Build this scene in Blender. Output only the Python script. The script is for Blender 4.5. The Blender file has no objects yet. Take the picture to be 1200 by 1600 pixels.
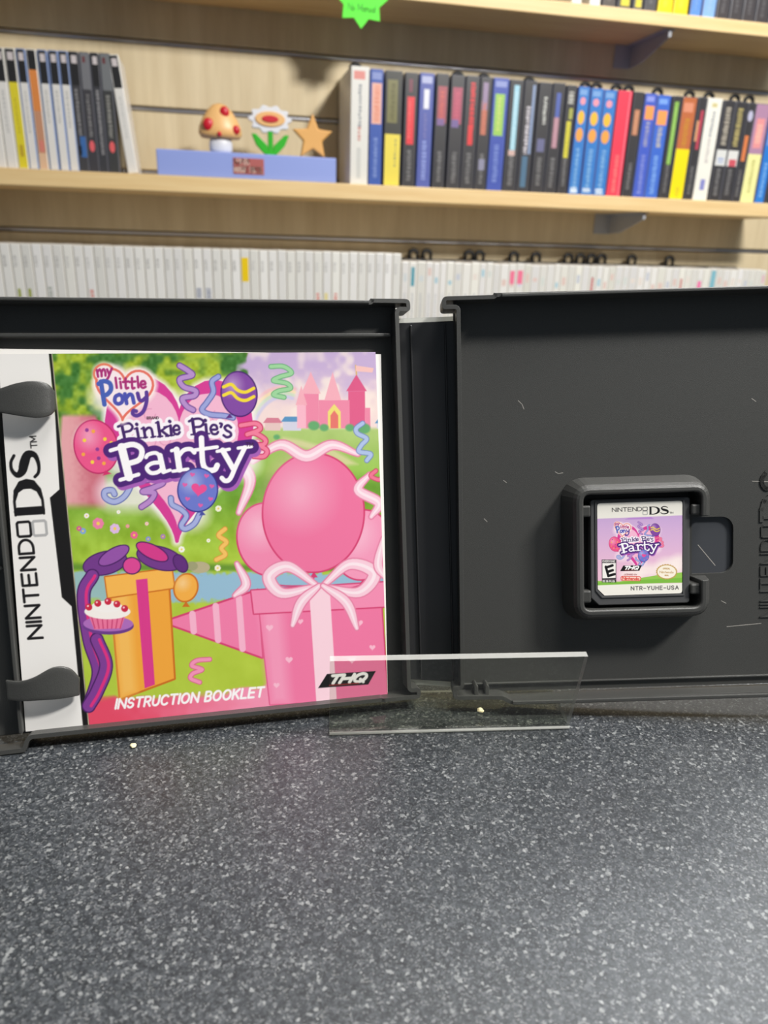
import bpy, bmesh, math, random
import numpy as np
from mathutils import Vector, Matrix

random.seed(7)
SC = bpy.context.scene
COL = SC.collection
Z0 = 0.90                     # height of the counter top above the floor; z below is measured from the counter top


def W(x, y, z):
    return Vector((x, y, z + Z0))


# ------------------------------------------------------------------ camera
PITCH, ROLL, YAW = math.radians(20.288), math.radians(1.762), math.radians(13.143)
fw = Vector((math.sin(YAW) * math.cos(PITCH), math.cos(YAW) * math.cos(PITCH), -math.sin(PITCH)))
rt = Vector((math.cos(YAW), -math.sin(YAW), 0))
up = rt.cross(fw)
r2 = rt * math.cos(ROLL) + up * math.sin(ROLL)
u2 = up * math.cos(ROLL) - rt * math.sin(ROLL)
cam = bpy.data.cameras.new('camera')
cam.sensor_fit = 'VERTICAL'
cam.sensor_height = 36.0
cam.lens = 36.0 * 1150 / 1600
cam.clip_start = 0.01
cam.clip_end = 50
cam.dof.use_dof = True
cam.dof.focus_distance = 0.254
cam.dof.aperture_fstop = cam.lens / 1.5          # a 1.5 mm opening
cam_o = bpy.data.objects.new('camera', cam)
COL.objects.link(cam_o)
cm = Matrix((r2, u2, -fw)).transposed().to_4x4()
cm.translation = W(0, 0, 0.154)
cam_o.matrix_world = cm
SC.camera = cam_o

# ------------------------------------------------------------------ world, lights, exposure
SC.view_settings.view_transform = 'Standard'
SC.view_settings.look = 'None'
SC.view_settings.gamma = 1
SC.view_settings.use_curve_mapping = False
SC.view_settings.exposure = 0.0
wd = bpy.data.worlds.new('shop_ambient')
SC.world = wd
wd.use_nodes = True
wd.node_tree.nodes['Background'].inputs[0].default_value = (0.76, 0.88, 1.0, 1)
wd.node_tree.nodes['Background'].inputs[1].default_value = 0.165


def area(name, loc, target, sx, sy, power, color=(1, 0.95, 0.87), spread=180):
    l = bpy.data.lights.new(name, 'AREA')
    l.shape = 'RECTANGLE'
    l.size, l.size_y = sx, sy
    l.energy = power
    l.color = color
    l.spread = math.radians(spread)
    o = bpy.data.objects.new(name, l)
    COL.objects.link(o)
    o.location = W(*loc)
    d = W(*target) - W(*loc)
    o.rotation_euler = d.to_track_quat('-Z', 'Y').to_euler()
    return o


area('ceiling_lamp_shop', (1.05, -0.33, 1.42), (0.45, 1.6, 0.2), 0.32, 0.2, 58, (1, 0.98, 0.94))
area('ceiling_lamp_counter', (0.34, 0.24, 1.55), (0.26, 0.22, 0.0), 1.0, 0.45, 7, (1, 0.98, 0.95), spread=80)
area('ceiling_lamp_aisle', (1.35, 1.12, 1.80), (0.95, 0.70, 0.0), 0.9, 0.5, 9, (0.94, 0.97, 1.0), spread=90)


# ------------------------------------------------------------------ materials
def s2l(c):
    return tuple(((v / 255) / 12.92 if v / 255 <= 0.04045 else ((v / 255 + 0.055) / 1.055) ** 2.4) for v in c[:3])


_M = {}


def mat(name, rgb, rough=0.5, spec=0.5, metal=0.0, var=0.0, vscale=200.0, bump=0.0, bscale=2000.0, coat=0.0):
    """plain procedural material: base colour with a noise variation and an optional fine bump"""
    if name in _M:
        return _M[name]
    m = bpy.data.materials.new(name)
    m.use_nodes = True
    nt = m.node_tree
    b = nt.nodes['Principled BSDF']
    c = (*s2l(rgb), 1)
    b.inputs['Base Color'].default_value = c
    b.inputs['Roughness'].default_value = rough
    b.inputs['Specular IOR Level'].default_value = spec
    b.inputs['Metallic'].default_value = metal
    b.inputs['Coat Weight'].default_value = coat
    tc = nt.nodes.new('ShaderNodeTexCoord')
    if var:
        n = nt.nodes.new('ShaderNodeTexNoise')
        n.inputs['Scale'].default_value = vscale
        n.inputs['Detail'].default_value = 4
        nt.links.new(tc.outputs['Object'], n.inputs['Vector'])
        r = nt.nodes.new('ShaderNodeValToRGB')
        r.color_ramp.elements[0].position = 0.3
        r.color_ramp.elements[1].position = 0.7
        r.color_ramp.elements[0].color = (*[v * (1 - var) for v in c[:3]], 1)
        r.color_ramp.elements[1].color = (*[min(1, v * (1 + var)) for v in c[:3]], 1)
        nt.links.new(n.outputs['Fac'], r.inputs['Fac'])
        nt.links.new(r.outputs['Color'], b.inputs['Base Color'])
    if bump:
        n2 = nt.nodes.new('ShaderNodeTexNoise')
        n2.inputs['Scale'].default_value = bscale
        nt.links.new(tc.outputs['Object'], n2.inputs['Vector'])
        bp = nt.nodes.new('ShaderNodeBump')
        bp.inputs['Strength'].default_value = bump
        bp.inputs['Distance'].default_value = 0.0002
        nt.links.new(n2.outputs['Fac'], bp.inputs['Height'])
        nt.links.new(bp.outputs['Normal'], b.inputs['Normal'])
    _M[name] = m
    return m


def print_mat(name, rough=0.4, coat=0.0):
    """printed paper: reads the ink colour laid on the sheet"""
    if name in _M:
        return _M[name]
    m = bpy.data.materials.new(name)
    m.use_nodes = True
    nt = m.node_tree
    b = nt.nodes['Principled BSDF']
    a = nt.nodes.new('ShaderNodeAttribute')
    a.attribute_name = 'ink'
    nt.links.new(a.outputs['Color'], b.inputs['Base Color'])
    b.inputs['Roughness'].default_value = rough
    b.inputs['Coat Weight'].default_value = coat
    _M[name] = m
    return m


def wood_mat(name, dark, light, scale=(6, 6, 60), rough=0.5):
    if name in _M:
        return _M[name]
    m = bpy.data.materials.new(name)
    m.use_nodes = True
    nt = m.node_tree
    b = nt.nodes['Principled BSDF']
    tc = nt.nodes.new('ShaderNodeTexCoord')
    mp = nt.nodes.new('ShaderNodeMapping')
    mp.inputs['Scale'].default_value = scale
    nt.links.new(tc.outputs['Object'], mp.inputs['Vector'])
    n = nt.nodes.new('ShaderNodeTexNoise')
    n.inputs['Scale'].default_value = 1.0
    n.inputs['Detail'].default_value = 5
    n.inputs['Roughness'].default_value = 0.6
    nt.links.new(mp.outputs['Vector'], n.inputs['Vector'])
    r = nt.nodes.new('ShaderNodeValToRGB')
    r.color_ramp.elements[0].position = 0.32
    r.color_ramp.elements[1].position = 0.68
    r.color_ramp.elements[0].color = (*s2l(dark), 1)
    r.color_ramp.elements[1].color = (*s2l(light), 1)
    nt.links.new(n.outputs['Fac'], r.inputs['Fac'])
    nt.links.new(r.outputs['Color'], b.inputs['Base Color'])
    b.inputs['Roughness'].default_value = rough
    _M[name] = m
    return m


def counter_mat():
    m = bpy.data.materials.new('speckled_laminate')
    m.use_nodes = True
    nt = m.node_tree
    b = nt.nodes['Principled BSDF']
    tc = nt.nodes.new('ShaderNodeTexCoord')

    def noise(scale, detail=3, rough=0.6):
        n = nt.nodes.new('ShaderNodeTexNoise')
        n.inputs['Scale'].default_value = scale
        n.inputs['Detail'].default_value = detail
        n.inputs['Roughness'].default_value = rough
        nt.links.new(tc.outputs['Object'], n.inputs['Vector'])
        return n

    def ramp(src, p0, p1, c0, c1):
        r = nt.nodes.new('ShaderNodeValToRGB')
        r.color_ramp.elements[0].position, r.color_ramp.elements[1].position = p0, p1
        r.color_ramp.elements[0].color, r.color_ramp.elements[1].color = c0, c1
        nt.links.new(src.outputs[0], r.inputs['Fac'])
        return r

    # grains: every cell of a warped cell pattern gets its own grey
    warp = noise(900, 2)
    mixv = nt.nodes.new('ShaderNodeMixRGB')
    mixv.blend_type = 'ADD'
    mixv.inputs['Fac'].default_value = 0.0007
    nt.links.new(tc.outputs['Object'], mixv.inputs['Color1'])
    nt.links.new(warp.outputs['Color'], mixv.inputs['Color2'])
    prev = None
    for sc, stops, fac in ((1300, ((0.0, (21, 24, 27)), (0.5, (43, 46, 50)), (0.78, (63, 66, 70)), (0.93, (88, 90, 93)), (0.985, (147, 149, 148))), None),
                           (2300, ((0.0, (25, 27, 31)), (0.5, (46, 50, 54)), (0.85, (75, 79, 81)), (0.97, (126, 127, 127))), 0.45)):
        vo = nt.nodes.new('ShaderNodeTexVoronoi')
        vo.inputs['Scale'].default_value = sc
        nt.links.new(mixv.outputs['Color'], vo.inputs['Vector'])
        sep = nt.nodes.new('ShaderNodeSeparateColor')
        nt.links.new(vo.outputs['Color'], sep.inputs['Color'])
        r = nt.nodes.new('ShaderNodeValToRGB')
        while len(r.color_ramp.elements) < len(stops):
            r.color_ramp.elements.new(0.5)
        for el, (p, c) in zip(r.color_ramp.elements, stops):
            el.position = p
            el.color = (*s2l(c), 1)
        nt.links.new(sep.outputs['Red'], r.inputs['Fac'])
        if prev is None:
            prev = r.outputs['Color']
        else:
            mx = nt.nodes.new('ShaderNodeMixRGB')
            mx.inputs['Fac'].default_value = fac
            nt.links.new(prev, mx.inputs['Color1'])
            nt.links.new(r.outputs['Color'], mx.inputs['Color2'])
            prev = mx.outputs['Color']
    nt.links.new(prev, b.inputs['Base Color'])
    b.inputs['Roughness'].default_value = 0.38
    b.inputs['Specular IOR Level'].default_value = 0.5
    return m


def acrylic_mat(name, haze, tint=(245, 246, 242)):
    """clear acrylic: see-through with a mirror-like sheen; haze is the share of milky scatter (cut edges)"""
    m = bpy.data.materials.new(name)
    m.use_nodes = True
    nt = m.node_tree
    out = nt.nodes['Material Output']
    nt.nodes.remove(nt.nodes['Principled BSDF'])
    tr = nt.nodes.new('ShaderNodeBsdfTransparent')
    tr.inputs[0].default_value = (*s2l(tint), 1)
    gl = nt.nodes.new('ShaderNodeBsdfGlossy')
    gl.inputs['Roughness'].default_value = 0.04
    lw = nt.nodes.new('ShaderNodeLayerWeight')
    lw.inputs['Blend'].default_value = 0.5
    p5 = nt.nodes.new('ShaderNodeMath')
    p5.operation = 'POWER'
    p5.inputs[1].default_value = 4.0
    nt.links.new(lw.outputs['Facing'], p5.inputs[0])
    fr = nt.nodes.new('ShaderNodeMath')
    fr.operation = 'MULTIPLY_ADD'
    fr.inputs[1].default_value = 0.9
    fr.inputs[2].default_value = 0.04
    nt.links.new(p5.outputs[0], fr.inputs[0])
    mx = nt.nodes.new('ShaderNodeMixShader')
    nt.links.new(fr.outputs[0], mx.inputs[0])
    nt.links.new(tr.outputs[0], mx.inputs[1])
    nt.links.new(gl.outputs[0], mx.inputs[2])
    df = nt.nodes.new('ShaderNodeBsdfDiffuse')
    df.inputs[0].default_value = (0.8, 0.8, 0.76, 1)
    m2 = nt.nodes.new('ShaderNodeMixShader')
    m2.inputs[0].default_value = haze
    nt.links.new(mx.outputs[0], m2.inputs[1])
    nt.links.new(df.outputs[0], m2.inputs[2])
    nt.links.new(m2.outputs[0], out.inputs['Surface'])
    return m


# ------------------------------------------------------------------ helpers
def link(name, me, m=None, parent=None):
    o = bpy.data.objects.new(name, me)
    COL.objects.link(o)
    if m is not None:
        for k in (m if isinstance(m, (list, tuple)) else [m]):
            me.materials.append(k)
    if parent is not None:
        o.parent = parent
    return o


def obj(name, bm, m, parent=None, bevel=0.0, smooth=False, segs=2):
    me = bpy.data.meshes.new(name)
    bmesh.ops.recalc_face_normals(bm, faces=bm.faces[:])
    if smooth:
        for f in bm.faces:
            f.smooth = True
    bm.to_mesh(me)
    bm.free()
    o = link(name, me, m, parent)
    if bevel:
        b = o.modifiers.new('bevel', 'BEVEL')
        b.width = bevel
        b.segments = segs
        b.limit_method = 'ANGLE'
        b.angle_limit = math.radians(40)
        b.harden_normals = False
    return o


def tag(o, label, cat=None, group=None, kind=None):
    if label:
        o['label'] = label
    if cat:
        o['category'] = cat
    if group:
        o['group'] = group
    if kind:
        o['kind'] = kind
    return o


def thing(name, label, cat, loc=(0, 0, 0), group=None):
    o = bpy.data.objects.new(name, None)
    o.empty_display_size = 0.02
    COL.objects.link(o)
    o.location = W(*loc)
    return tag(o, label, cat, group)


def bx(bm, x0, x1, y0, y1, z0, z1, mi=0):
    vs = [bm.verts.new(p) for p in ((x0, y0, z0), (x1, y0, z0), (x1, y1, z0), (x0, y1, z0), (x0, y0, z1), (x1, y0, z1), (x1, y1, z1), (x0, y1, z1))]
    fs = []
    for q in ((0, 3, 2, 1), (4, 5, 6, 7), (0, 1, 5, 4), (1, 2, 6, 5), (2, 3, 7, 6), (3, 0, 4, 7)):
        f = bm.faces.new([vs[i] for i in q])
        f.material_index = mi
        fs.append(f)
    return fs


def box(*a):
    bm = bmesh.new()
    bx(bm, *a)
    return bm


def prism(bm, pts, n0, n1, mi=0):
    """2-D outline (x, y) extruded along z from n0 to n1"""
    a = [bm.verts.new((x, y, n0)) for x, y in pts]
    b = [bm.verts.new((x, y, n1)) for x, y in pts]
    k = len(pts)
    fs = [bm.faces.new(a[::-1]), bm.faces.new(b)]
    for i in range(k):
        fs.append(bm.faces.new((a[i], a[(i + 1) % k], b[(i + 1) % k], b[i])))
    for f in fs:
        f.material_index = mi
    return fs


def rrect(x0, x1, y0, y1, r, n=5):
    p = []
    for cx, cy, a0 in ((x1 - r, y1 - r, 0), (x0 + r, y1 - r, 90), (x0 + r, y0 + r, 180), (x1 - r, y0 + r, 270)):
        for i in range(n + 1):
            a = math.radians(a0 + 90 * i / n)
            p.append((cx + r * math.cos(a), cy + r * math.sin(a)))
    return p


def fillet(path, r, n=4):
    """round the inner corners of an open 2-D polyline"""
    out = [path[0]]
    for i in range(1, len(path) - 1):
        a, b, c = (Vector(path[k]) for k in (i - 1, i, i + 1))
        rr = r[i] if isinstance(r, (list, tuple)) else r
        d1, d2 = (a - b), (c - b)
        t = min(rr, d1.length * 0.45, d2.length * 0.45)
        p, q = b + d1.normalized() * t, b + d2.normalized() * t
        for k in range(n + 1):
            s = k / n
            out.append(tuple((1 - s) ** 2 * p + 2 * s * (1 - s) * b + s * s * q))
    out.append(path[-1])
    return out


def sweep(bm, path, section, closed=False):
    """sweep a cross-section of (offset to the left of the path, height) along a flat path"""
    k = len(path)
    P = [Vector(p) for p in path]
    rings = []
    for i in range(k):
        if closed:
            a, c = P[i - 1], P[(i + 1) % k]
        else:
            a, c = P[max(i - 1, 0)], P[min(i + 1, k - 1)]
        d1 = (P[i] - a).normalized() if (P[i] - a).length > 1e-9 else (c - P[i]).normalized()
        d2 = (c - P[i]).normalized() if (c - P[i]).length > 1e-9 else d1
        n1, n2 = Vector((-d1.y, d1.x)), Vector((-d2.y, d2.x))
        m = (n1 + n2)
        m = m.normalized() if m.length > 1e-6 else n1
        s = 1 / max(0.5, m.dot(n1))
        rings.append([bm.verts.new((*(P[i] + m * (o * s)), h)) for o, h in section])
    q = len(section)
    for i in range(k if closed else k - 1):
        a, b = rings[i], rings[(i + 1) % k]
        for j in range(q):
            bm.faces.new((a[j], b[j], b[(j + 1) % q], a[(j + 1) % q]))
    if not closed:
        bm.faces.new(rings[0][::-1])
        bm.faces.new(rings[-1])


def tube(bm, pts, r, n=8, closed=False):
    P = [Vector(p) for p in pts]
    k = len(P)
    rings = []
    for i in range(k):
        a, c = (P[i - 1], P[(i + 1) % k]) if closed else (P[max(i - 1, 0)], P[min(i + 1, k - 1)])
        t = (c - a).normalized()
        u = t.cross(Vector((0, 0, 1)))
        if u.length < 0.05:
            u = t.cross(Vector((0, 1, 0)))
        u.normalize()
        v = t.cross(u)
        rings.append([bm.verts.new(P[i] + (u * math.cos(2 * math.pi * j / n) + v * math.sin(2 * math.pi * j / n)) * r) for j in range(n)])
    for i in range(k if closed else k - 1):
        a, b = rings[i], rings[(i + 1) % k]
        for j in range(n):
            bm.faces.new((a[j], b[j], b[(j + 1) % n], a[(j + 1) % n]))
    if not closed:
        bm.faces.new(rings[0][::-1])
        bm.faces.new(rings[-1])


def holed_plate(outer, holes, n0, n1):
    """flat plate with holes, as a bmesh"""
    bm = bmesh.new()
    edges = []
    loops = []
    for loop in [outer] + holes:
        vs = [bm.verts.new((x, y, n0)) for x, y in loop]
        es = [bm.edges.new((vs[i], vs[(i + 1) % len(vs)])) for i in range(len(vs))]
        edges += es
        loops.append(vs)
    bmesh.ops.triangle_fill(bm, use_beauty=True, use_dissolve=False, edges=edges)
    r = bmesh.ops.extrude_face_region(bm, geom=bm.faces[:])
    for v in [g for g in r['geom'] if isinstance(g, bmesh.types.BMVert)]:
        v.co.z = n1
    return bm


def catmull(pts, n=6):
    P = [np.array(p, float) for p in pts]
    P = [2 * P[0] - P[1]] + P + [2 * P[-1] - P[-2]]
    out = []
    for i in range(1, len(P) - 2):
        for k in range(n):
            t = k / n
            a, b, c, d = P[i - 1], P[i], P[i + 1], P[i + 2]
            out.append(tuple(0.5 * (2 * b + (c - a) * t + (2 * a - 5 * b + 4 * c - d) * t * t + (3 * b - a - 3 * c + d) * t ** 3)))
    out.append(tuple(P[-2]))
    return out


def ink_mesh(name, quads, m, parent=None):
    """coloured flat patches: (4 or more 3-D points, sRGB) each, one mesh"""
    vs, fs, cs = [], [], []
    for pts, c in quads:
        fs.append(list(range(len(vs), len(vs) + len(pts))))
        vs += [tuple(p) for p in pts]
        cs += [(*s2l(c), 1)] * len(pts)
    me = bpy.data.meshes.new(name)
    me.from_pydata(vs, [], fs)
    at = me.color_attributes.new('ink', 'FLOAT_COLOR', 'POINT')
    at.data.foreach_set('color', np.array(cs, np.float32).ravel())
    return link(name, me, m, parent)


ONES = 'zeroth first second third fourth fifth sixth seventh eighth ninth tenth eleventh twelfth thirteenth fourteenth fifteenth sixteenth seventeenth eighteenth nineteenth'.split()


def nth(n):
    if n < 20:
        return ONES[n]
    t, o = divmod(n, 10)
    return ('', '', 'twentieth', 'thirtieth', 'fortieth', 'fiftieth')[t] if o == 0 else ('', '', 'twenty', 'thirty', 'forty', 'fifty')[t] + '-' + ONES[o]

# ------------------------------------------------------------------ lettering (single-stroke capitals, box 0..1 wide-ish, y down)
def arc(cx, cy, rx, ry, a0, a1, n=10):
    return [(cx + rx * math.cos(math.radians(a0 + (a1 - a0) * i / n)), cy + ry * math.sin(math.radians(a0 + (a1 - a0) * i / n))) for i in range(n + 1)]


GL = {
    'N': (0.8, [[(0, 1), (0, 0), (0.8, 1), (0.8, 0)]]),
    'I': (0.0, [[(0, 0), (0, 1)]]),
    'T': (0.75, [[(0, 0), (0.75, 0)], [(0.375, 0), (0.375, 1)]]),
    'E': (0.62, [[(0.62, 0), (0, 0), (0, 1), (0.62, 1)], [(0, 0.48), (0.55, 0.48)]]),
    'D': (0.75, [[(0, 0), (0.3, 0)] + arc(0.3, 0.5, 0.45, 0.5, -90, 90) + [(0, 1), (0, 0)]]),
    'O': (0.85, [arc(0.425, 0.5, 0.425, 0.5, 0, 360, 20)]),
    'S': (0.62, [arc(0.31, 0.26, 0.30, 0.26, -20, -270, 10) + arc(0.31, 0.75, 0.31, 0.25, -90, 160, 10)]),
    'R': (0.66, [[(0, 1), (0, 0), (0.35, 0)] + arc(0.35, 0.26, 0.28, 0.26, -90, 90) + [(0, 0.52)], [(0.33, 0.52), (0.66, 1)]]),
    'U': (0.7, [[(0, 0), (0, 0.65)] + arc(0.35, 0.65, 0.35, 0.35, 180, 0) + [(0.7, 0)]]),
    'C': (0.75, [arc(0.42, 0.5, 0.42, 0.5, -45, -315, 16)]),
    'B': (0.64, [[(0, 0), (0.34, 0)] + arc(0.34, 0.24, 0.26, 0.24, -90, 90) + [(0, 0.48), (0.36, 0.48)] + arc(0.36, 0.74, 0.28, 0.26, -90, 90) + [(0, 1), (0, 0)]]),
    'K': (0.7, [[(0, 0), (0, 1)], [(0.66, 0), (0, 0.6)], [(0.24, 0.4), (0.7, 1)]]),
    'L': (0.58, [[(0, 0), (0, 1), (0.58, 1)]]),
    'Y': (0.76, [[(0, 0), (0.38, 0.5), (0.76, 0)], [(0.38, 0.5), (0.38, 1)]]),
    'H': (0.72, [[(0, 0), (0, 1)], [(0.72, 0), (0.72, 1)], [(0, 0.48), (0.72, 0.48)]]),
    'A': (0.8, [[(0, 1), (0.4, 0), (0.8, 1)], [(0.15, 0.66), (0.65, 0.66)]]),
    'V': (0.76, [[(0, 0), (0.38, 1), (0.76, 0)]]),
    'M': (0.9, [[(0, 1), (0, 0), (0.45, 0.8), (0.9, 0), (0.9, 1)]]),
    'P': (0.64, [[(0, 1), (0, 0), (0.36, 0)] + arc(0.36, 0.28, 0.28, 0.28, -90, 90) + [(0, 0.56)]]),
    'Q': (0.85, [arc(0.425, 0.5, 0.425, 0.5, 0, 360, 20), [(0.5, 0.7), (0.85, 1.05)]]),
    'F': (0.6, [[(0.6, 0), (0, 0), (0, 1)], [(0, 0.48), (0.5, 0.48)]]),
    '-': (0.55, [[(0, 0.55), (0.55, 0.55)]]),
    '.': (0.05, [[(0, 1), (0.05, 1)]]),
    ' ': (0.25, []),
    'a': (0.5, [arc(0.24, 0.74, 0.24, 0.26, 0, 360, 12), [(0.5, 0.48), (0.5, 1)]]),
    'n': (0.46, [[(0, 0.48), (0, 1)], [(0, 0.7)] + arc(0.23, 0.7, 0.23, 0.22, 180, 360) + [(0.46, 1)]]),
    'u': (0.46, [[(0, 0.48), (0, 0.78)] + arc(0.23, 0.78, 0.23, 0.22, 180, 0) + [(0.46, 0.48)], [(0.46, 0.6), (0.46, 1)]]),
    'l': (0.0, [[(0, 0), (0, 1)]]),
    'o': (0.5, [arc(0.25, 0.74, 0.25, 0.26, 0, 360, 12)]),
    'i': (0.0, [[(0, 0.48), (0, 1)], [(0, 0.25), (0, 0.27)]]),
    't': (0.32, [[(0.14, 0.15), (0.14, 1)], [(0, 0.48), (0.32, 0.48)]]),
    'e': (0.5, [[(0, 0.72), (0.5, 0.72)] + arc(0.25, 0.74, 0.25, 0.26, 0, -300, 12)]),
    'd': (0.5, [arc(0.25, 0.74, 0.25, 0.26, 0, 360, 12), [(0.5, 0), (0.5, 1)]]),
}


def letters(s, O, e1, e2, gap=0.22, width=1.0, slant=0.0):
    """polylines of a line of text: O = top left, e1 = one letter height along the line, e2 = one letter height down"""
    out = []
    x = 0.0
    for ch in s:
        w, pl = GL[ch]
        for p in pl:
            out.append([(O[0] + e1[0] * (x + (a + slant * (1 - b)) * width) + e2[0] * b, O[1] + e1[1] * (x + (a + slant * (1 - b)) * width) + e2[1] * b) for a, b in p])
        x += w * width + gap
    return out, x - gap


def console_logo():
    """the handheld's wordmark as strokes (points, radius or radii, ink), in letter heights"""
    L = []
    pos = 0.0
    for ch, w in zip('NINTEND', (0.86, 0, 0.86, 0.86, 0.8, 0.86, 0.95)):
        gw, pl = GL[ch]
        for p in pl:
            L.append(([(pos + (a / gw if gw else 0) * w, b) for a, b in p], 0.08, 'k'))
        pos += w + 0.27
    sq = lambda x0, y0: [(x0 + a, y0 + b) for a, b in ((0.1, 0), (0.9, 0), (1, 0.1), (1, 0.82), (0.9, 0.92), (0.1, 0.92), (0, 0.82), (0, 0.1), (0.1, 0))]
    L.append((sq(7.05, 0.03), 0.08, 'k'))
    L.append((sq(7.05, 1.12), 0.08, 'g'))
    D = [(8.55, 0.02), (9.5, 0.02), (10.2, 0.22), (10.6, 0.65), (10.65, 1.0), (10.6, 1.35), (10.2, 1.78), (9.5, 1.98), (8.55, 1.98)]
    L.append((D, [0.08, 0.08, 0.16, 0.27, 0.3, 0.27, 0.16, 0.08, 0.08], 'k'))
    L.append(([(8.78, 0.2), (8.78, 1.8)], 0.25, 'k'))
    S = catmull([(12.65, 0.32), (12.2, 0.06), (11.65, 0.08), (11.3, 0.42), (11.55, 0.78), (12.1, 0.98), (12.65, 1.28), (12.6, 1.75), (12.0, 1.96), (11.4, 1.9), (11.1, 1.62)], 4)
    n = len(S)
    L.append((S, [0.09 + 0.2 * math.exp(-((i / (n - 1) - 0.5) / 0.2) ** 2) for i in range(n)], 'k'))
    for p in letters('TM', (13.1, 1.55), (0.42, 0), (0, 0.42))[0]:
        L.append((p, 0.035, 'k'))
    return L


# ------------------------------------------------------------------ printing press: ink laid on a fine sheet
def homography(src, dst):
    A = []
    for (x, y), (u, v) in zip(src, dst):
        A.append([x, y, 1, 0, 0, 0, -u * x, -u * y, -u])
        A.append([0, 0, 0, x, y, 1, -v * x, -v * y, -v])
    return np.linalg.svd(np.array(A, float))[2][-1].reshape(3, 3)


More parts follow.
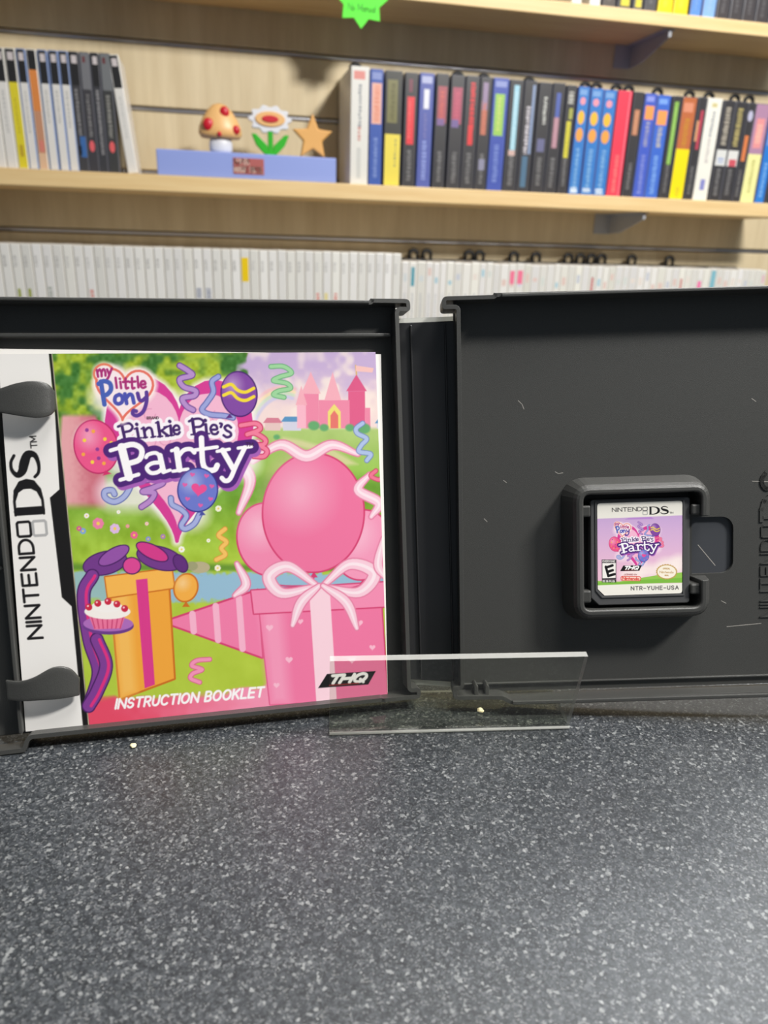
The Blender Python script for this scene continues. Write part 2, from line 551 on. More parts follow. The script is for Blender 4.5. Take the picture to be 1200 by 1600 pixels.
class Sheet:
    """a printed sheet of wid x hei metres; ink is drawn in the design's own coordinates (corner order TL TR BR BL)"""

    def __init__(s, wid, hei, step, quad, base):
        s.nx, s.ny = int(round(wid / step)) + 1, int(round(hei / step)) + 1
        s.wid, s.hei = wid, hei
        U, V = np.meshgrid(np.linspace(0, 1, s.nx), np.linspace(0, 1, s.ny))
        H = homography([(0, 0), (1, 0), (1, 1), (0, 1)], quad)
        w = H[2, 0] * U + H[2, 1] * V + H[2, 2]
        s.X, s.Y = (H[0, 0] * U + H[0, 1] * V + H[0, 2]) / w, (H[1, 0] * U + H[1, 1] * V + H[1, 2]) / w
        s.U, s.V = U, V
        s.aa = abs(quad[1][0] - quad[0][0]) / s.nx * 1.15
        s.c = np.zeros((s.ny, s.nx, 3)) + np.array(base, float)
        s.xl, s.xh, s.yl, s.yh = s.X.min(0), s.X.max(0), s.Y.min(1), s.Y.max(1)

    def win(s, x0, x1, y0, y1):
        cx = np.nonzero((s.xh >= x0) & (s.xl <= x1))[0]
        cy = np.nonzero((s.yh >= y0) & (s.yl <= y1))[0]
        if not len(cx) or not len(cy):
            return None
        return (slice(cy[0], cy[-1] + 1), slice(cx[0], cx[-1] + 1))

    def put(s, w, sdf, ink, alpha=1.0, soft=None):
        a = np.clip(0.5 - sdf / (soft or s.aa), 0, 1) * alpha
        ink = np.array(ink(s.X[w], s.Y[w]) if callable(ink) else ink, float)
        s.c[w] += (ink - s.c[w]) * a[..., None]

    @staticmethod
    def stroke_sdf(X, Y, pts, r):
        d = np.full(X.shape, 1e9)
        rr = r if isinstance(r, (list, tuple, np.ndarray)) else [r] * len(pts)
        for i in range(len(pts) - 1):
            (ax, ay), (bx_, by) = pts[i], pts[i + 1]
            dx, dy = bx_ - ax, by - ay
            q = dx * dx + dy * dy + 1e-12
            t = np.clip(((X - ax) * dx + (Y - ay) * dy) / q, 0, 1)
            d = np.minimum(d, np.hypot(X - ax - t * dx, Y - ay - t * dy) - (rr[i] + (rr[i + 1] - rr[i]) * t))
        return d

    @staticmethod
    def poly_sdf(X, Y, pts):
        d = np.full(X.shape, 1e18)
        ins = np.zeros(X.shape, bool)
        k = len(pts)
        for i in range(k):
            (ax, ay), (bx_, by) = pts[i], pts[(i + 1) % k]
            dx, dy = bx_ - ax, by - ay
            t = np.clip(((X - ax) * dx + (Y - ay) * dy) / (dx * dx + dy * dy + 1e-12), 0, 1)
            d = np.minimum(d, (X - ax - t * dx) ** 2 + (Y - ay - t * dy) ** 2)
            c = ((ay > Y) != (by > Y))
            ins ^= c & (X < ax + (Y - ay) / (by - ay if by != ay else 1e-12) * dx)
        return np.where(ins, -1, 1) * np.sqrt(d)

    def _w(s, P, m):
        P = np.array(P, float)
        return s.win(P[:, 0].min() - m, P[:, 0].max() + m, P[:, 1].min() - m, P[:, 1].max() + m)

    def strokes(s, lines, r, ink, alpha=1.0, soft=None):
        """several strokes as one blob (so that see-through ink does not double)"""
        allp = [p for l in lines for p in l]
        m = (max(r) if isinstance(r, (list, tuple)) else r) + (soft or s.aa)
        w = s._w(allp, m)
        if w is None:
            return
        X, Y = s.X[w], s.Y[w]
        d = np.full(X.shape, 1e9)
        for l in lines:
            w2 = s._w(l, m)
            if w2 is None:
                continue
            o = (slice(w2[0].start - w[0].start, w2[0].stop - w[0].start), slice(w2[1].start - w[1].start, w2[1].stop - w[1].start))
            d[o] = np.minimum(d[o], s.stroke_sdf(s.X[w2], s.Y[w2], l, r))
        s.put(w, d, ink, alpha, soft)

    def line(s, pts, r, ink, alpha=1.0, soft=None):
        w = s._w(pts, (max(r) if isinstance(r, (list, tuple, np.ndarray)) else r) + (soft or s.aa))
        if w is not None:
            s.put(w, s.stroke_sdf(s.X[w], s.Y[w], pts, r), ink, alpha, soft)

    def poly(s, pts, ink, grow=0.0, alpha=1.0, soft=None):
        w = s._w(pts, grow + (soft or s.aa) + 1)
        if w is not None:
            s.put(w, s.poly_sdf(s.X[w], s.Y[w], pts) - grow, ink, alpha, soft)

    def ell(s, cx, cy, rx, ry, ink, rot=0.0, alpha=1.0, soft=None, grow=0.0):
        m = max(rx, ry) + grow + (soft or s.aa) + 1
        w = s.win(cx - m, cx + m, cy - m, cy + m)
        if w is None:
            return
        a = math.radians(rot)
        x, y = s.X[w] - cx, s.Y[w] - cy
        x, y = x * math.cos(a) + y * math.sin(a), -x * math.sin(a) + y * math.cos(a)
        k = np.hypot(x / rx, y / ry)
        g = np.hypot(x / rx ** 2, y / ry ** 2) + 1e-9
        s.put(w, k * (k - 1) / g * 1.0 - grow, ink, alpha, soft)

    def noise(s, scale, seed):
        rg = np.random.RandomState(seed)
        gx, gy = s.X / scale, s.Y / scale
        x0, y0 = np.floor(gx).astype(int), np.floor(gy).astype(int)
        fx, fy = gx - x0, gy - y0
        fx, fy = fx * fx * (3 - 2 * fx), fy * fy * (3 - 2 * fy)
        T = rg.rand(97, 89)
        g = lambda i, j: T[np.mod(i, 97), np.mod(j, 89)]
        return (g(x0, y0) * (1 - fx) + g(x0 + 1, y0) * fx) * (1 - fy) + (g(x0, y0 + 1) * (1 - fx) + g(x0 + 1, y0 + 1) * fx) * fy

    def bake(s, name, m, parent, x0=0.0, ytop=0.0, n=0.0, cut=None):
        """the sheet as a flat mesh: x from x0 to the right, y from ytop downwards, at height n"""
        P = np.stack([x0 + s.U * s.wid, ytop - s.V * s.hei, np.full(s.U.shape, n)], -1).reshape(-1, 3)
        idx = np.arange(s.nx * s.ny).reshape(s.ny, s.nx)
        F = np.stack([idx[1:, :-1], idx[1:, 1:], idx[:-1, 1:], idx[:-1, :-1]], -1).reshape(-1, 4)
        if cut is not None:
            keep = cut(s.U * s.wid, s.V * s.hei).reshape(-1)
            F = F[keep[F].all(1)]
        me = bpy.data.meshes.new(name)
        me.vertices.add(len(P))
        me.vertices.foreach_set('co', P.astype(np.float32).ravel())
        me.loops.add(F.size)
        me.loops.foreach_set('vertex_index', F.astype(np.int32).ravel())
        me.polygons.add(len(F))
        me.polygons.foreach_set('loop_start', (np.arange(len(F)) * 4).astype(np.int32))
        me.update(calc_edges=True)
        c = np.clip(s.c, 0, 255) / 255
        lin = np.where(c <= 0.04045, c / 12.92, ((c + 0.055) / 1.055) ** 2.4)
        at = me.color_attributes.new('ink', 'FLOAT_COLOR', 'POINT')
        at.data.foreach_set('color', np.concatenate([lin, np.ones(lin.shape[:2] + (1,))], -1).astype(np.float32).ravel())
        me.validate()
        return link(name, me, m, parent)


# ------------------------------------------------------------------ drawings used on the booklet and on the cartridge label
def heart(cx, cy, sx, sy, rot=0):
    o = []
    for i in range(48):
        t = 2 * math.pi * i / 48
        x, y = 16 * math.sin(t) ** 3 / 17, -(13 * math.cos(t) - 5 * math.cos(2 * t) - 2 * math.cos(3 * t) - math.cos(4 * t)) / 17
        a = math.radians(rot)
        o.append((cx + sx * (x * math.cos(a) - y * math.sin(a)), cy + sy * (x * math.sin(a) + y * math.cos(a))))
    return o


def title_art(S, T, k, glow=(255, 245, 250)):
    """the game's title lettering with its heart, balloons and curls. T maps the drawing to the sheet, k = size factor"""
    tp = lambda pts: [T(*p) for p in pts]
    big = heart(281, 697, 120, 148, 2)
    # pale halo behind everything
    halo = [[(200, 610), (240, 640), (300, 640), (380, 620)], [(150, 690), (190, 720), (380, 720)], [(180, 770), (240, 770), (300, 800)], [(185, 600), (170, 620), (215, 650)]]
    S.strokes([tp(h) for h in halo], 27 * k, glow, 0.8, 22 * k)
    S.poly(tp(big), glow, 7 * k, 1, 10 * k)
    S.poly(tp(big), (216, 62, 150), 3 * k)
    S.poly(tp(heart(281, 699, 99, 124, 2)), (246, 186, 212))
    for i in range(16):
        a, b = random.uniform(220, 360), random.uniform(640, 760)
        S.line(tp(arc(a, b, 9, 9, 0, random.uniform(180, 320), 8)), 0.9 * k, (232, 158, 194))
    # curls
    def curl(pts, r, c, edge):
        q = catmull(pts, 6)
        S.line(tp(q), (r + 1.6) * k, edge)
        S.line(tp(q), r * k, c)
    curl([(284, 571), (297, 579), (303, 586), (284, 592), (290, 604), (308, 610), (306, 618), (288, 622), (294, 634), (304, 640)], 3.6, (186, 146, 208), (110, 66, 150))
    curl([(344, 588), (334, 596), (336, 612), (326, 628), (318, 640), (330, 647), (352, 649), (366, 652)], 3.2, (160, 168, 222), (96, 104, 176))
    curl([(378, 664), (402, 661), (408, 670), (388, 678), (400, 676), (416, 686), (412, 694), (390, 694), (398, 692), (418, 702), (414, 712), (398, 712)], 3.0, (244, 130, 160), (206, 50, 100))
    curl([(206, 740), (206, 756), (196, 775), (180, 784), (166, 778), (165, 768), (176, 766), (180, 772)], 3.6, (172, 182, 226), (98, 108, 178))
    curl([(228, 750), (246, 748), (256, 754), (240, 762), (224, 768), (242, 770), (236, 782), (222, 792)], 3.6, (188, 140, 206), (116, 70, 150))
    curl([(268, 778), (270, 788), (284, 796), (292, 806), (284, 820), (290, 826), (304, 818), (312, 804)], 3.4, (168, 178, 226), (92, 102, 176))
    # balloons
    def balloon(cx, cy, rx, ry, c, edge, rot=0):
        S.ell(*T(cx, cy), (rx + 2) * k, (ry + 2) * k, edge, rot)
        S.ell(*T(cx, cy), rx * k, ry * k, c, rot)
        S.ell(*T(cx - rx * 0.35, cy - ry * 0.4), rx * 0.42 * k, ry * 0.4 * k, (255, 255, 255), rot, 0.4, rx * 0.7 * k)
    balloon(376, 615, 27, 34, (132, 74, 164), (70, 30, 110), -6)
    for dy in (0, 13):
        S.line(tp(catmull([(352, 604 + dy), (364, 600 + dy), (374, 609 + dy), (386, 612 + dy), (399, 606 + dy)], 5)), 2.6 * k, (246, 220, 60))
    S.poly(tp([(361, 646), (355, 653), (366, 652)]), (96, 44, 130))
    balloon(152, 698, 33, 41, (238, 88, 142), (190, 36, 100), -14)
    for dx, dy, c in ((-18, -10, 0), (-4, -24, 1), (14, -12, 0), (22, 8, 1), (-20, 12, 1), (2, 4, 2), (-6, 24, 0), (12, 26, 1), (-14, -26, 2), (4, 18, 2), (24, -6, 0)):
        S.ell(*T(152 + dx, 698 + dy), 2.9 * k, 2.9 * k, ((250, 214, 70), (250, 170, 70), (150, 60, 150))[c])
    S.poly(tp([(166, 735), (162, 743), (176, 740)]), (214, 50, 110))
    # title words
    def word(lines, r, ink, rims):
        for g, c in rims:
            S.strokes([tp(l) for l, rr in lines], max(rr for l, rr in lines) * k * r + g * k, c)
        for l, rr in lines:
            S.line(tp(l), rr * r * k, ink)
    z = lambda pts: [(100 + x / 2.3077, 540 + y / 2.3077) for x, y in pts]
    pk = []
    A = lambda pts, rr=4.4, smooth=True: pk.append((z(catmull(pts, 4) if smooth and len(pts) > 2 else pts), rr / 2.3077))
    A([(213, 284), (224, 336)], 5.6); A([(200, 292), (218, 284), (240, 280), (252, 292), (244, 306), (222, 312)]); A([(212, 338), (237, 334)], 3)
    A([(268, 298), (274, 333)], 5.2); A([(259, 300), (269, 297)], 3); A([(264, 335), (284, 332)], 3); A([(267, 283), (268, 284)], 6)
    A([(292, 296), (298, 330)], 5.2); A([(284, 299), (293, 296)], 3); A([(295, 308), (308, 296), (320, 300), (326, 328)], 4.6); A([(290, 332), (305, 330)], 3); A([(319, 330), (335, 327)], 3)
    A([(344, 276), (351, 326)], 5.6); A([(336, 278), (345, 275)], 3); A([(376, 292), (350, 310)], 3.6); A([(356, 306), (380, 324)], 4.8); A([(343, 328), (360, 326)], 3); A([(372, 326), (388, 323)], 3); A([(366, 293), (384, 290)], 3)
    A([(389, 288), (392, 322)], 5.2); A([(381, 290), (390, 287)], 3); A([(383, 324), (401, 322)], 3); A([(386, 272), (387, 273)], 6)
    A([(404, 304), (420, 301), (417, 289), (406, 288), (399, 300), (404, 316), (416, 318), (422, 311)], 4.4)
    A([(468, 264), (475, 318)], 5.8); A([(456, 272), (474, 264), (496, 263), (508, 275), (498, 290), (474, 293)]); A([(463, 320), (488, 317)], 3)
    A([(516, 283), (519, 316)], 5.2); A([(508, 285), (517, 282)], 3); A([(510, 318), (529, 316)], 3); A([(514, 268), (515, 269)], 6)
    A([(536, 302), (556, 300), (553, 287), (541, 285), (533, 298), (540, 316), (554, 317), (560, 310)], 4.4)
    A([(568, 279), (574, 282), (570, 292)], 4.4)
    A([(607, 294), (596, 286), (584, 293), (590, 304), (604, 312), (606, 323), (592, 329), (580, 322)], 4.6)
    word(pk, 1.0, (66, 34, 104), ((4.5, (252, 246, 252)),))
    pt = []
    B = lambda pts, rr, smooth=True: pt.append((z(catmull(pts, 4) if smooth and len(pts) > 2 else pts), rr / 2.3077))
    B([(212, 366), (238, 474)], 15); B([(172, 378), (212, 366)], 7); B([(212, 364), (255, 356), (284, 374), (276, 410), (232, 426)], 10); B([(206, 484), (272, 464)], 7)
    B([(350, 396), (362, 452)], 10); B([(362, 456), (386, 448)], 6); B([(352, 398), (334, 386), (308, 392), (300, 402)], 7); B([(352, 420), (320, 424), (302, 440), (316, 458), (340, 456), (356, 444)], 7.5)
    B([(410, 374), (420, 446)], 11); B([(392, 378), (412, 372)], 6); B([(418, 396), (436, 376), (460, 372), (474, 384)], 8); B([(396, 452), (450, 444)], 6)
    B([(500, 332), (504, 420), (520, 446), (546, 446), (556, 430)], 10); B([(472, 376), (556, 364)], 6.5)
    B([(576, 376), (612, 440)], 10); B([(556, 380), (600, 372)], 6); B([(656, 366), (624, 430), (602, 478), (584, 486), (572, 476)], 8.5); B([(632, 368), (680, 362)], 6)
    sh = [[(x + 4, y + 6) for x, y in l] for l, rr in pt]
    S.strokes([tp(l) for l in sh], 10.5 * k, (168, 96, 184))
    word(pt, 1.0, (255, 253, 255), ((5.0, (78, 36, 120)),))
    balloon(310, 765, 30, 33, (110, 122, 206), (50, 52, 140), 10)
    S.poly(tp(heart(312, 764, 13, 12, 8)), (236, 80, 150))
    for dx, dy in ((-20, -8), (-16, 14), (22, -6), (20, 14), (-8, -24), (14, -22), (4, 24)):
        S.poly(tp(heart(310 + dx, 765 + dy, 4.2, 4, 10)), (226, 96, 170))
    S.poly(tp([(316, 797), (322, 804), (312, 805)]), (70, 76, 160))
    # series words in a small heart
    sm = heart(197, 610, 47, 46, 4)
    S.poly(tp(sm), (255, 240, 236), 7 * k, 0.95, 7 * k)
    S.ell(*T(166, 582), 18 * k, 16 * k, (255, 240, 236), 0, 0.95, 8 * k)
    S.line(tp(arc(166, 584, 16, 15, 110, 330, 14)), 1.8 * k, (236, 130, 100))
    S.line(tp(sm + sm[:1]), 2.0 * k, (234, 116, 100))
    S.poly(tp(sm), (252, 236, 240), -2.0 * k)
    S.ell(*T(166, 584), 14 * k, 12 * k, (252, 236, 240))
    mg = (172, 44, 120)
    yy = lambda pts: z(catmull(pts, 4) if len(pts) > 2 else pts)
    S.strokes([tp(yy(p)) for p in ([(126, 88), (130, 112)], [(128, 96), (136, 86), (142, 96), (143, 110)], [(142, 96), (150, 85), (156, 95), (157, 108)], [(163, 86), (170, 104)], [(180, 82), (168, 112), (162, 122)])], 1.9 * k, mg)
    S.strokes([tp(yy(p)) for p in ([(193, 116), (197, 152)], [(210, 130), (213, 153)], [(208, 119), (209, 120)], [(229, 118), (230, 152), (238, 152)], [(220, 131), (240, 129)], [(252, 117), (253, 152), (261, 152)], [(243, 131), (264, 129)], [(272, 112), (275, 150)], [(284, 140), (300, 138), (296, 128), (286, 130), (283, 144), (291, 152), (301, 148)])], 1.9 * k, mg)
    blue = lambda X, Y: np.stack([72 + 0 * X, 98 + 0 * X, 184 + 0 * X], -1)
    S.strokes([tp(yy(p)) for p in ([(140, 130), (152, 212)], [(132, 138), (150, 128), (172, 136), (176, 158), (162, 176), (148, 178)])], 3.6 * k, blue)
    S.strokes([tp(yy(p)) for p in ([(206, 176), (192, 184), (190, 202), (202, 210), (216, 202), (216, 184), (206, 176)], [(226, 174), (232, 208)], [(230, 190), (242, 176), (252, 180), (258, 206)])], 3.0 * k, (78, 84, 178))
    S.strokes([tp(yy(p)) for p in ([(272, 172), (278, 194), (288, 198), (300, 188)], [(304, 168), (304, 200), (292, 236), (270, 252), (254, 246), (256, 234), (266, 236)])], 3.0 * k, (92, 58, 150))

# ------------------------------------------------------------------ the room
YW, YF = 1.63, 1.475              # face of the slatted wall, front edge of the shelves
XE = 1.222                        # right end of the shelves
wall_wood = wood_mat('pale_birch_slats', (206, 187, 150), (222, 205, 170), (40, 8, 4), 0.55)
shelf_wood = wood_mat('birch_shelf', (226, 190, 132), (238, 208, 154), (5, 60, 90), 0.5)
metal = mat('brushed_aluminium', (200, 200, 205), 0.28, metal=1.0)
grey_metal = mat('grey_steel', (172, 174, 180), 0.4)

fl = obj('floor', box(-3.0, 3.2, -3.0, 1.72, -0.05, 0.0), mat('grey_vinyl_floor', (120, 116, 110), 0.6, var=0.08, vscale=6))
tag(fl, None, kind='structure')
bm = bmesh.new()
bx(bm, -3.0, 3.2, 1.645, 1.72, 0, 2.9)
zs = [0.483 + 0.11 * i for i in range(-12, 21)]
for a, b in zip(zs[:-1], zs[1:]):
    z0, z1 = Z0 + a + 0.005, Z0 + b - 0.005
    if z1 > 0.02 and z0 < 2.85:
        bx(bm, -3.0, 3.2, YW, 1.6445, max(z0, 0.0), min(z1, 2.9))
wall = obj('wall_back', bm, wall_wood, bevel=0.002)
tag(wall, None, kind='structure')
bm = bmesh.new()
for z in zs:
    if Z0 + z > 0.1 and Z0 + z < 2.8:
        # rounded aluminium insert lying in the groove
        ring = [(1.6446, -0.0048)] + [(1.637 - 0.0055 * math.sin(math.radians(q)), -0.0048 * math.cos(math.radians(q))) for q in range(0, 181, 20)] + [(1.6446, 0.0048)]
        a_ = [bm.verts.new((-3.0, y, Z0 + z + h)) for y, h in ring]
        b_ = [bm.verts.new((3.2, y, Z0 + z + h)) for y, h in ring]
        for i in range(len(ring)):
            j = (i + 1) % len(ring)
            bm.faces.new((a_[i], a_[j], b_[j], b_[i]))
tag(obj('trim_1', bm, metal, smooth=True), None, kind='structure')


def shelf(name, ztop, thick, label):
    t = thing(name, label, 'shelf', (0, 0, ztop))
    obj('board', box(-1.0, XE, YF, YW, -thick, 0), shelf_wood, t, bevel=0.0015)
    for xb in (0.88, -0.55):
        bm = bmesh.new()
        # tapered web, wall flange, top flange
        y0, y1 = YF + 0.012, YW
        vs = [(y0, -thick), (y1, -thick), (y1, -thick - 0.042), (y1 - 0.05, -thick - 0.040), (y0, -thick - 0.014)]
        for dx0, dx1 in ((0, 0.0025),):
            a = [bm.verts.new((xb + dx0, y, z)) for y, z in vs]
            b = [bm.verts.new((xb + dx1, y, z)) for y, z in vs]
            bm.faces.new(a[::-1]); bm.faces.new(b)
            for i in range(5):
                bm.faces.new((a[i], a[(i + 1) % 5], b[(i + 1) % 5], b[i]))
        bx(bm, xb - 0.036, xb + 0.002, y1 - 0.003, y1, -thick - 0.042, -thick)
        bx(bm, xb - 0.012, xb + 0.012, y0, y1, -thick - 0.002, -thick)
        bx(bm, xb - 0.002, xb + 0.0045, y0 - 0.001, y0 + 0.001, -thick - 0.014, -thick)
        obj('bracket', bm, grey_metal, t, bevel=0.0006)
    return t


sh_top = shelf('wall_shelf', 0.571, 0.0225, 'birch wall shelf with the green starburst tag on its front edge')
sh_mid = shelf('wall_shelf', 0.250, 0.0270, 'birch wall shelf carrying the blue figure stand and coloured game cases')
sh_low = shelf('wall_shelf', -0.061, 0.0270, 'birch wall shelf under the rows of white game cases')

# ------------------------------------------------------------------ game cases on the shelves
ink = print_mat('printed_spine', 0.35)
WHITE_P = mat('white_case_plastic', (236, 232, 224), 0.35)
BLACK_P = mat('black_case_plastic', (40, 39, 40), 0.35)
CLEAR_P = mat('grey_case_sleeve', (96, 96, 104), 0.25)
DK = (58, 56, 58)
GR = (112, 110, 110)


def case_body(w, d, h, r=0.0018):
    bm = bmesh.new()
    bx(bm, -w / 2, w / 2, 0, d, 0, h)
    bmesh.ops.bevel(bm, geom=bm.edges[:], offset=r, segments=2, profile=0.6, affect='EDGES')
    return bm


def spine_label(parent, w, h, base, marks, side=None, margin=0.0016, seed=0):
    """the printed spine: base colour, then marks (t0, t1, u0, u1, colour, kind); t up the spine, u across"""
    rg = random.Random(seed)
    q = []
    n = 0
    x0, x1, z0, z1 = -w / 2 + margin, w / 2 - margin, margin, h - margin

    def rect(t0, t1, u0, u1, c):
        nonlocal n
        y = -0.0002 - 0.00004 * n
        n += 1
        a, b, e, f = x0 + (x1 - x0) * u0, x0 + (x1 - x0) * u1, z0 + (z1 - z0) * t0, z0 + (z1 - z0) * t1
        q.append((((a, y, e), (b, y, e), (b, y, f), (a, y, f)), c))

    rect(0, 1, 0, 1, base)
    for m in marks:
        t0, t1, u0, u1, c = m[:5]
        kind = m[5] if len(m) > 5 else 'flat'
        if kind == 'flat':
            rect(t0, t1, u0, u1, c)
        elif kind == 'dot':
            y = -0.0002 - 0.00004 * n
            n += 1
            cx, cz = x0 + (x1 - x0) * (u0 + u1) / 2, z0 + (z1 - z0) * (t0 + t1) / 2
            rx, rz = (x1 - x0) * (u1 - u0) / 2, (z1 - z0) * (t1 - t0) / 2
            q.append(([(cx + rx * math.cos(a * math.pi / 8), y, cz + rz * math.sin(a * math.pi / 8)) for a in range(16)], c))
        else:                                             # small lettering running down the spine
            t = t1
            n0 = n
            while t > t0 + 0.01:
                l = rg.uniform(0.012, 0.03)
                j = rg.uniform(-0.06, 0.06)
                n = n0
                rect(max(t0, t - l), t, u0 + max(0, j), u1 + min(0, j), c)
                t -= l + rg.uniform(0.004, 0.012)
            n = n0 + 1
    return ink_mesh('spine_label', q, ink, parent)


def game_case(name, label, cat, x, z, w, h, d, body, base, marks, group, y=1.4895, tilt=0.0, seed=0, extra=None):
    t = thing(name, label, cat, (x, y, z), group)
    t.rotation_euler = (0, tilt, 0)
    obj('case_shell', case_body(w, d, h), body, t, smooth=False)
    spine_label(t, w, h, base, marks, seed=seed)
    return t


T_ = 'text'
gt = (0.05, 0.33, 0.3, 0.7, GR, T_)
gtl = lambda c: (0.06, 0.42, 0.3, 0.68, c, T_)
rows = [
    # x0, x1, top, label, base, marks
    (0.2620, 0.2964, 0.4445, 'white game case with red top mark beside the blue figure stand', (226, 223, 216), [(0.9, 0.97, 0.12, 0.8, (220, 140, 132)), (0.5, 0.86, 0.4, 0.6, (150, 152, 156), T_), (0.38, 0.5, 0.4, 0.6, (206, 150, 140), T_), (0.05, 0.32, 0.35, 0.6, (205, 204, 198))], 'w'),
    (0.2976, 0.3224, 0.4425, 'blue game case with a peach panel next to the red-topped white one', (58, 88, 168), [(0.92, 0.98, 0.08, 0.92, (128, 142, 196)), (0.54, 0.89, 0.08, 0.95, (232, 176, 158)), (0.56, 0.87, 0.3, 0.8, (226, 146, 122), T_), gtl((116, 138, 198))], 'b'),
    (0.3256, 0.3587, 0.4422, 'black and olive game case with a yellow lower half, near the white one', (58, 58, 52), [(0.56, 0.93, 0.1, 0.75, (122, 118, 74)), (0.58, 0.9, 0.3, 0.6, (100, 96, 56), T_), (0.0, 0.46, 0, 1, (234, 214, 84)), (0.16, 0.42, 0.62, 0.74, (158, 152, 100), T_)], 'k'),
    (0.3625, 0.3878, 0.4415, 'black game case with bright red block lettering beside the half yellow one', DK, [(0.38, 0.8, 0.18, 0.82, (226, 58, 66)), (0.42, 0.76, 0.3, 0.5, (236, 96, 96), T_), (0.84, 0.95, 0.3, 0.6, (120, 60, 76)), gt], 'k'),
    (0.3903, 0.4184, 0.4425, 'periwinkle blue game case with a white title near its top', (84, 94, 166), [(0.92, 0.98, 0.1, 0.9, (176, 180, 214)), (0.7, 0.87, 0.3, 0.72, (226, 226, 234)), (0.44, 0.66, 0.35, 0.6, (112, 112, 170), T_), gtl((134, 146, 206))], 'b'),
    (0.4222, 0.4466, 0.4437, 'black game case with faded red panel, first of the matching two', DK, [(0.58, 0.9, 0.1, 0.95, (166, 82, 92)), (0.6, 0.86, 0.3, 0.7, (196, 96, 90), T_), (0.56, 0.62, 0.1, 0.8, (126, 98, 146)), gt], 'k'),
    (0.4505, 0.4777, 0.4437, 'black game case with faded red panel, second of the matching two', DK, [(0.58, 0.9, 0.1, 0.9, (170, 78, 100)), (0.6, 0.86, 0.3, 0.7, (190, 88, 110), T_), (0.55, 0.62, 0.1, 0.7, (118, 98, 150)), gt], 'k'),
    (0.4790, 0.5065, 0.4441, 'black game case with long jagged red lettering', DK, [(0.4, 0.95, 0.35, 0.75, (216, 56, 60), T_), (0.4, 0.58, 0.3, 0.7, (218, 60, 62)), gt], 'k'),
    (0.5078, 0.5315, 0.4440, 'black game case with an orange and mauve picture strip', DK, [(0.5, 0.8, 0.15, 0.72, (178, 106, 84)), (0.72, 0.96, 0.2, 0.7, (150, 130, 158)), (0.5, 0.78, 0.3, 0.6, (200, 116, 96), T_), gt, (0.18, 0.28, 0.2, 0.8, (140, 138, 160))], 'k'),
    (0.5328, 0.5646, 0.4442, 'blue game case with a tall green panel', (66, 84, 168), [(0.93, 0.98, 0.1, 0.9, (140, 150, 202)), (0.5, 0.87, 0.14, 0.82, (152, 196, 92)), (0.53, 0.84, 0.35, 0.6, (190, 206, 110), T_), gtl((112, 130, 196))], 'b'),
    (0.5659, 0.5941, 0.4435, 'black game case with long pale cyan lettering', DK, [(0.38, 0.96, 0.3, 0.74, (158, 204, 220)), (0.4, 0.9, 0.4, 0.6, (186, 216, 226), T_), (0.33, 0.38, 0.2, 0.75, (204, 172, 164)), gt], 'k'),
    (0.5954, 0.6224, 0.4440, 'black game case with white lettering beside a pale blue strip', DK, [(0.35, 0.97, 0.66, 0.9, (134, 150, 182)), (0.35, 0.78, 0.25, 0.6, (196, 190, 196), T_), (0.04, 0.33, 0.2, 0.7, (80, 112, 138))], 'k'),
    (0.6251, 0.6523, 0.4430, 'black game case with a short white title and bluish blotch', DK, [(0.62, 0.88, 0.42, 0.72, (188, 188, 182), T_), (0.38, 0.5, 0.15, 0.8, (106, 106, 140)), gt], 'k'),
    (0.6536, 0.6797, 0.4440, 'black game case with a pink lower and blue upper title', DK, [(0.7, 0.92, 0.3, 0.7, (82, 98, 168)), (0.42, 0.7, 0.25, 0.72, (176, 132, 144)), (0.44, 0.68, 0.4, 0.6, (190, 150, 158), T_), gt], 'k'),
    (0.6824, 0.7031, 0.4420, 'black game case with yellow lettering beside three matching blue ones', DK, [(0.84, 0.95, 0.15, 0.8, (176, 174, 166), T_), (0.7, 0.8, 0.4, 0.85, (166, 166, 80)), (0.34, 0.68, 0.22, 0.75, (214, 204, 66)), (0.36, 0.66, 0.4, 0.6, (180, 168, 50), T_), gt], 'k'),
]
for i, (a, b, c) in enumerate(((0.7059, 0.7309, 'first'), (0.7323, 0.7603, 'second'), (0.7603, 0.7885, 'third'))):
    rows.append((a, b, 0.4415 - 0.001 * i, 'bright blue game case with two orange dots, %s of three from the yellow lettering' % c, (56, 122, 194), [(0.93, 0.98, 0.1, 0.8, (120, 160, 210)), (0.84, 0.91, 0.2, 0.72, (236, 150, 164), 'dot'), (0.66, 0.79, 0.1, 0.76, (244, 182, 60), 'dot'), (0.5, 0.63, 0.08, 0.8, (232, 158, 74), 'dot'), (0.06, 0.44, 0.3, 0.68, (120, 166, 212), T_), (0.01, 0.06, 0.1, 0.8, (214, 226, 238), T_)], 'b'))
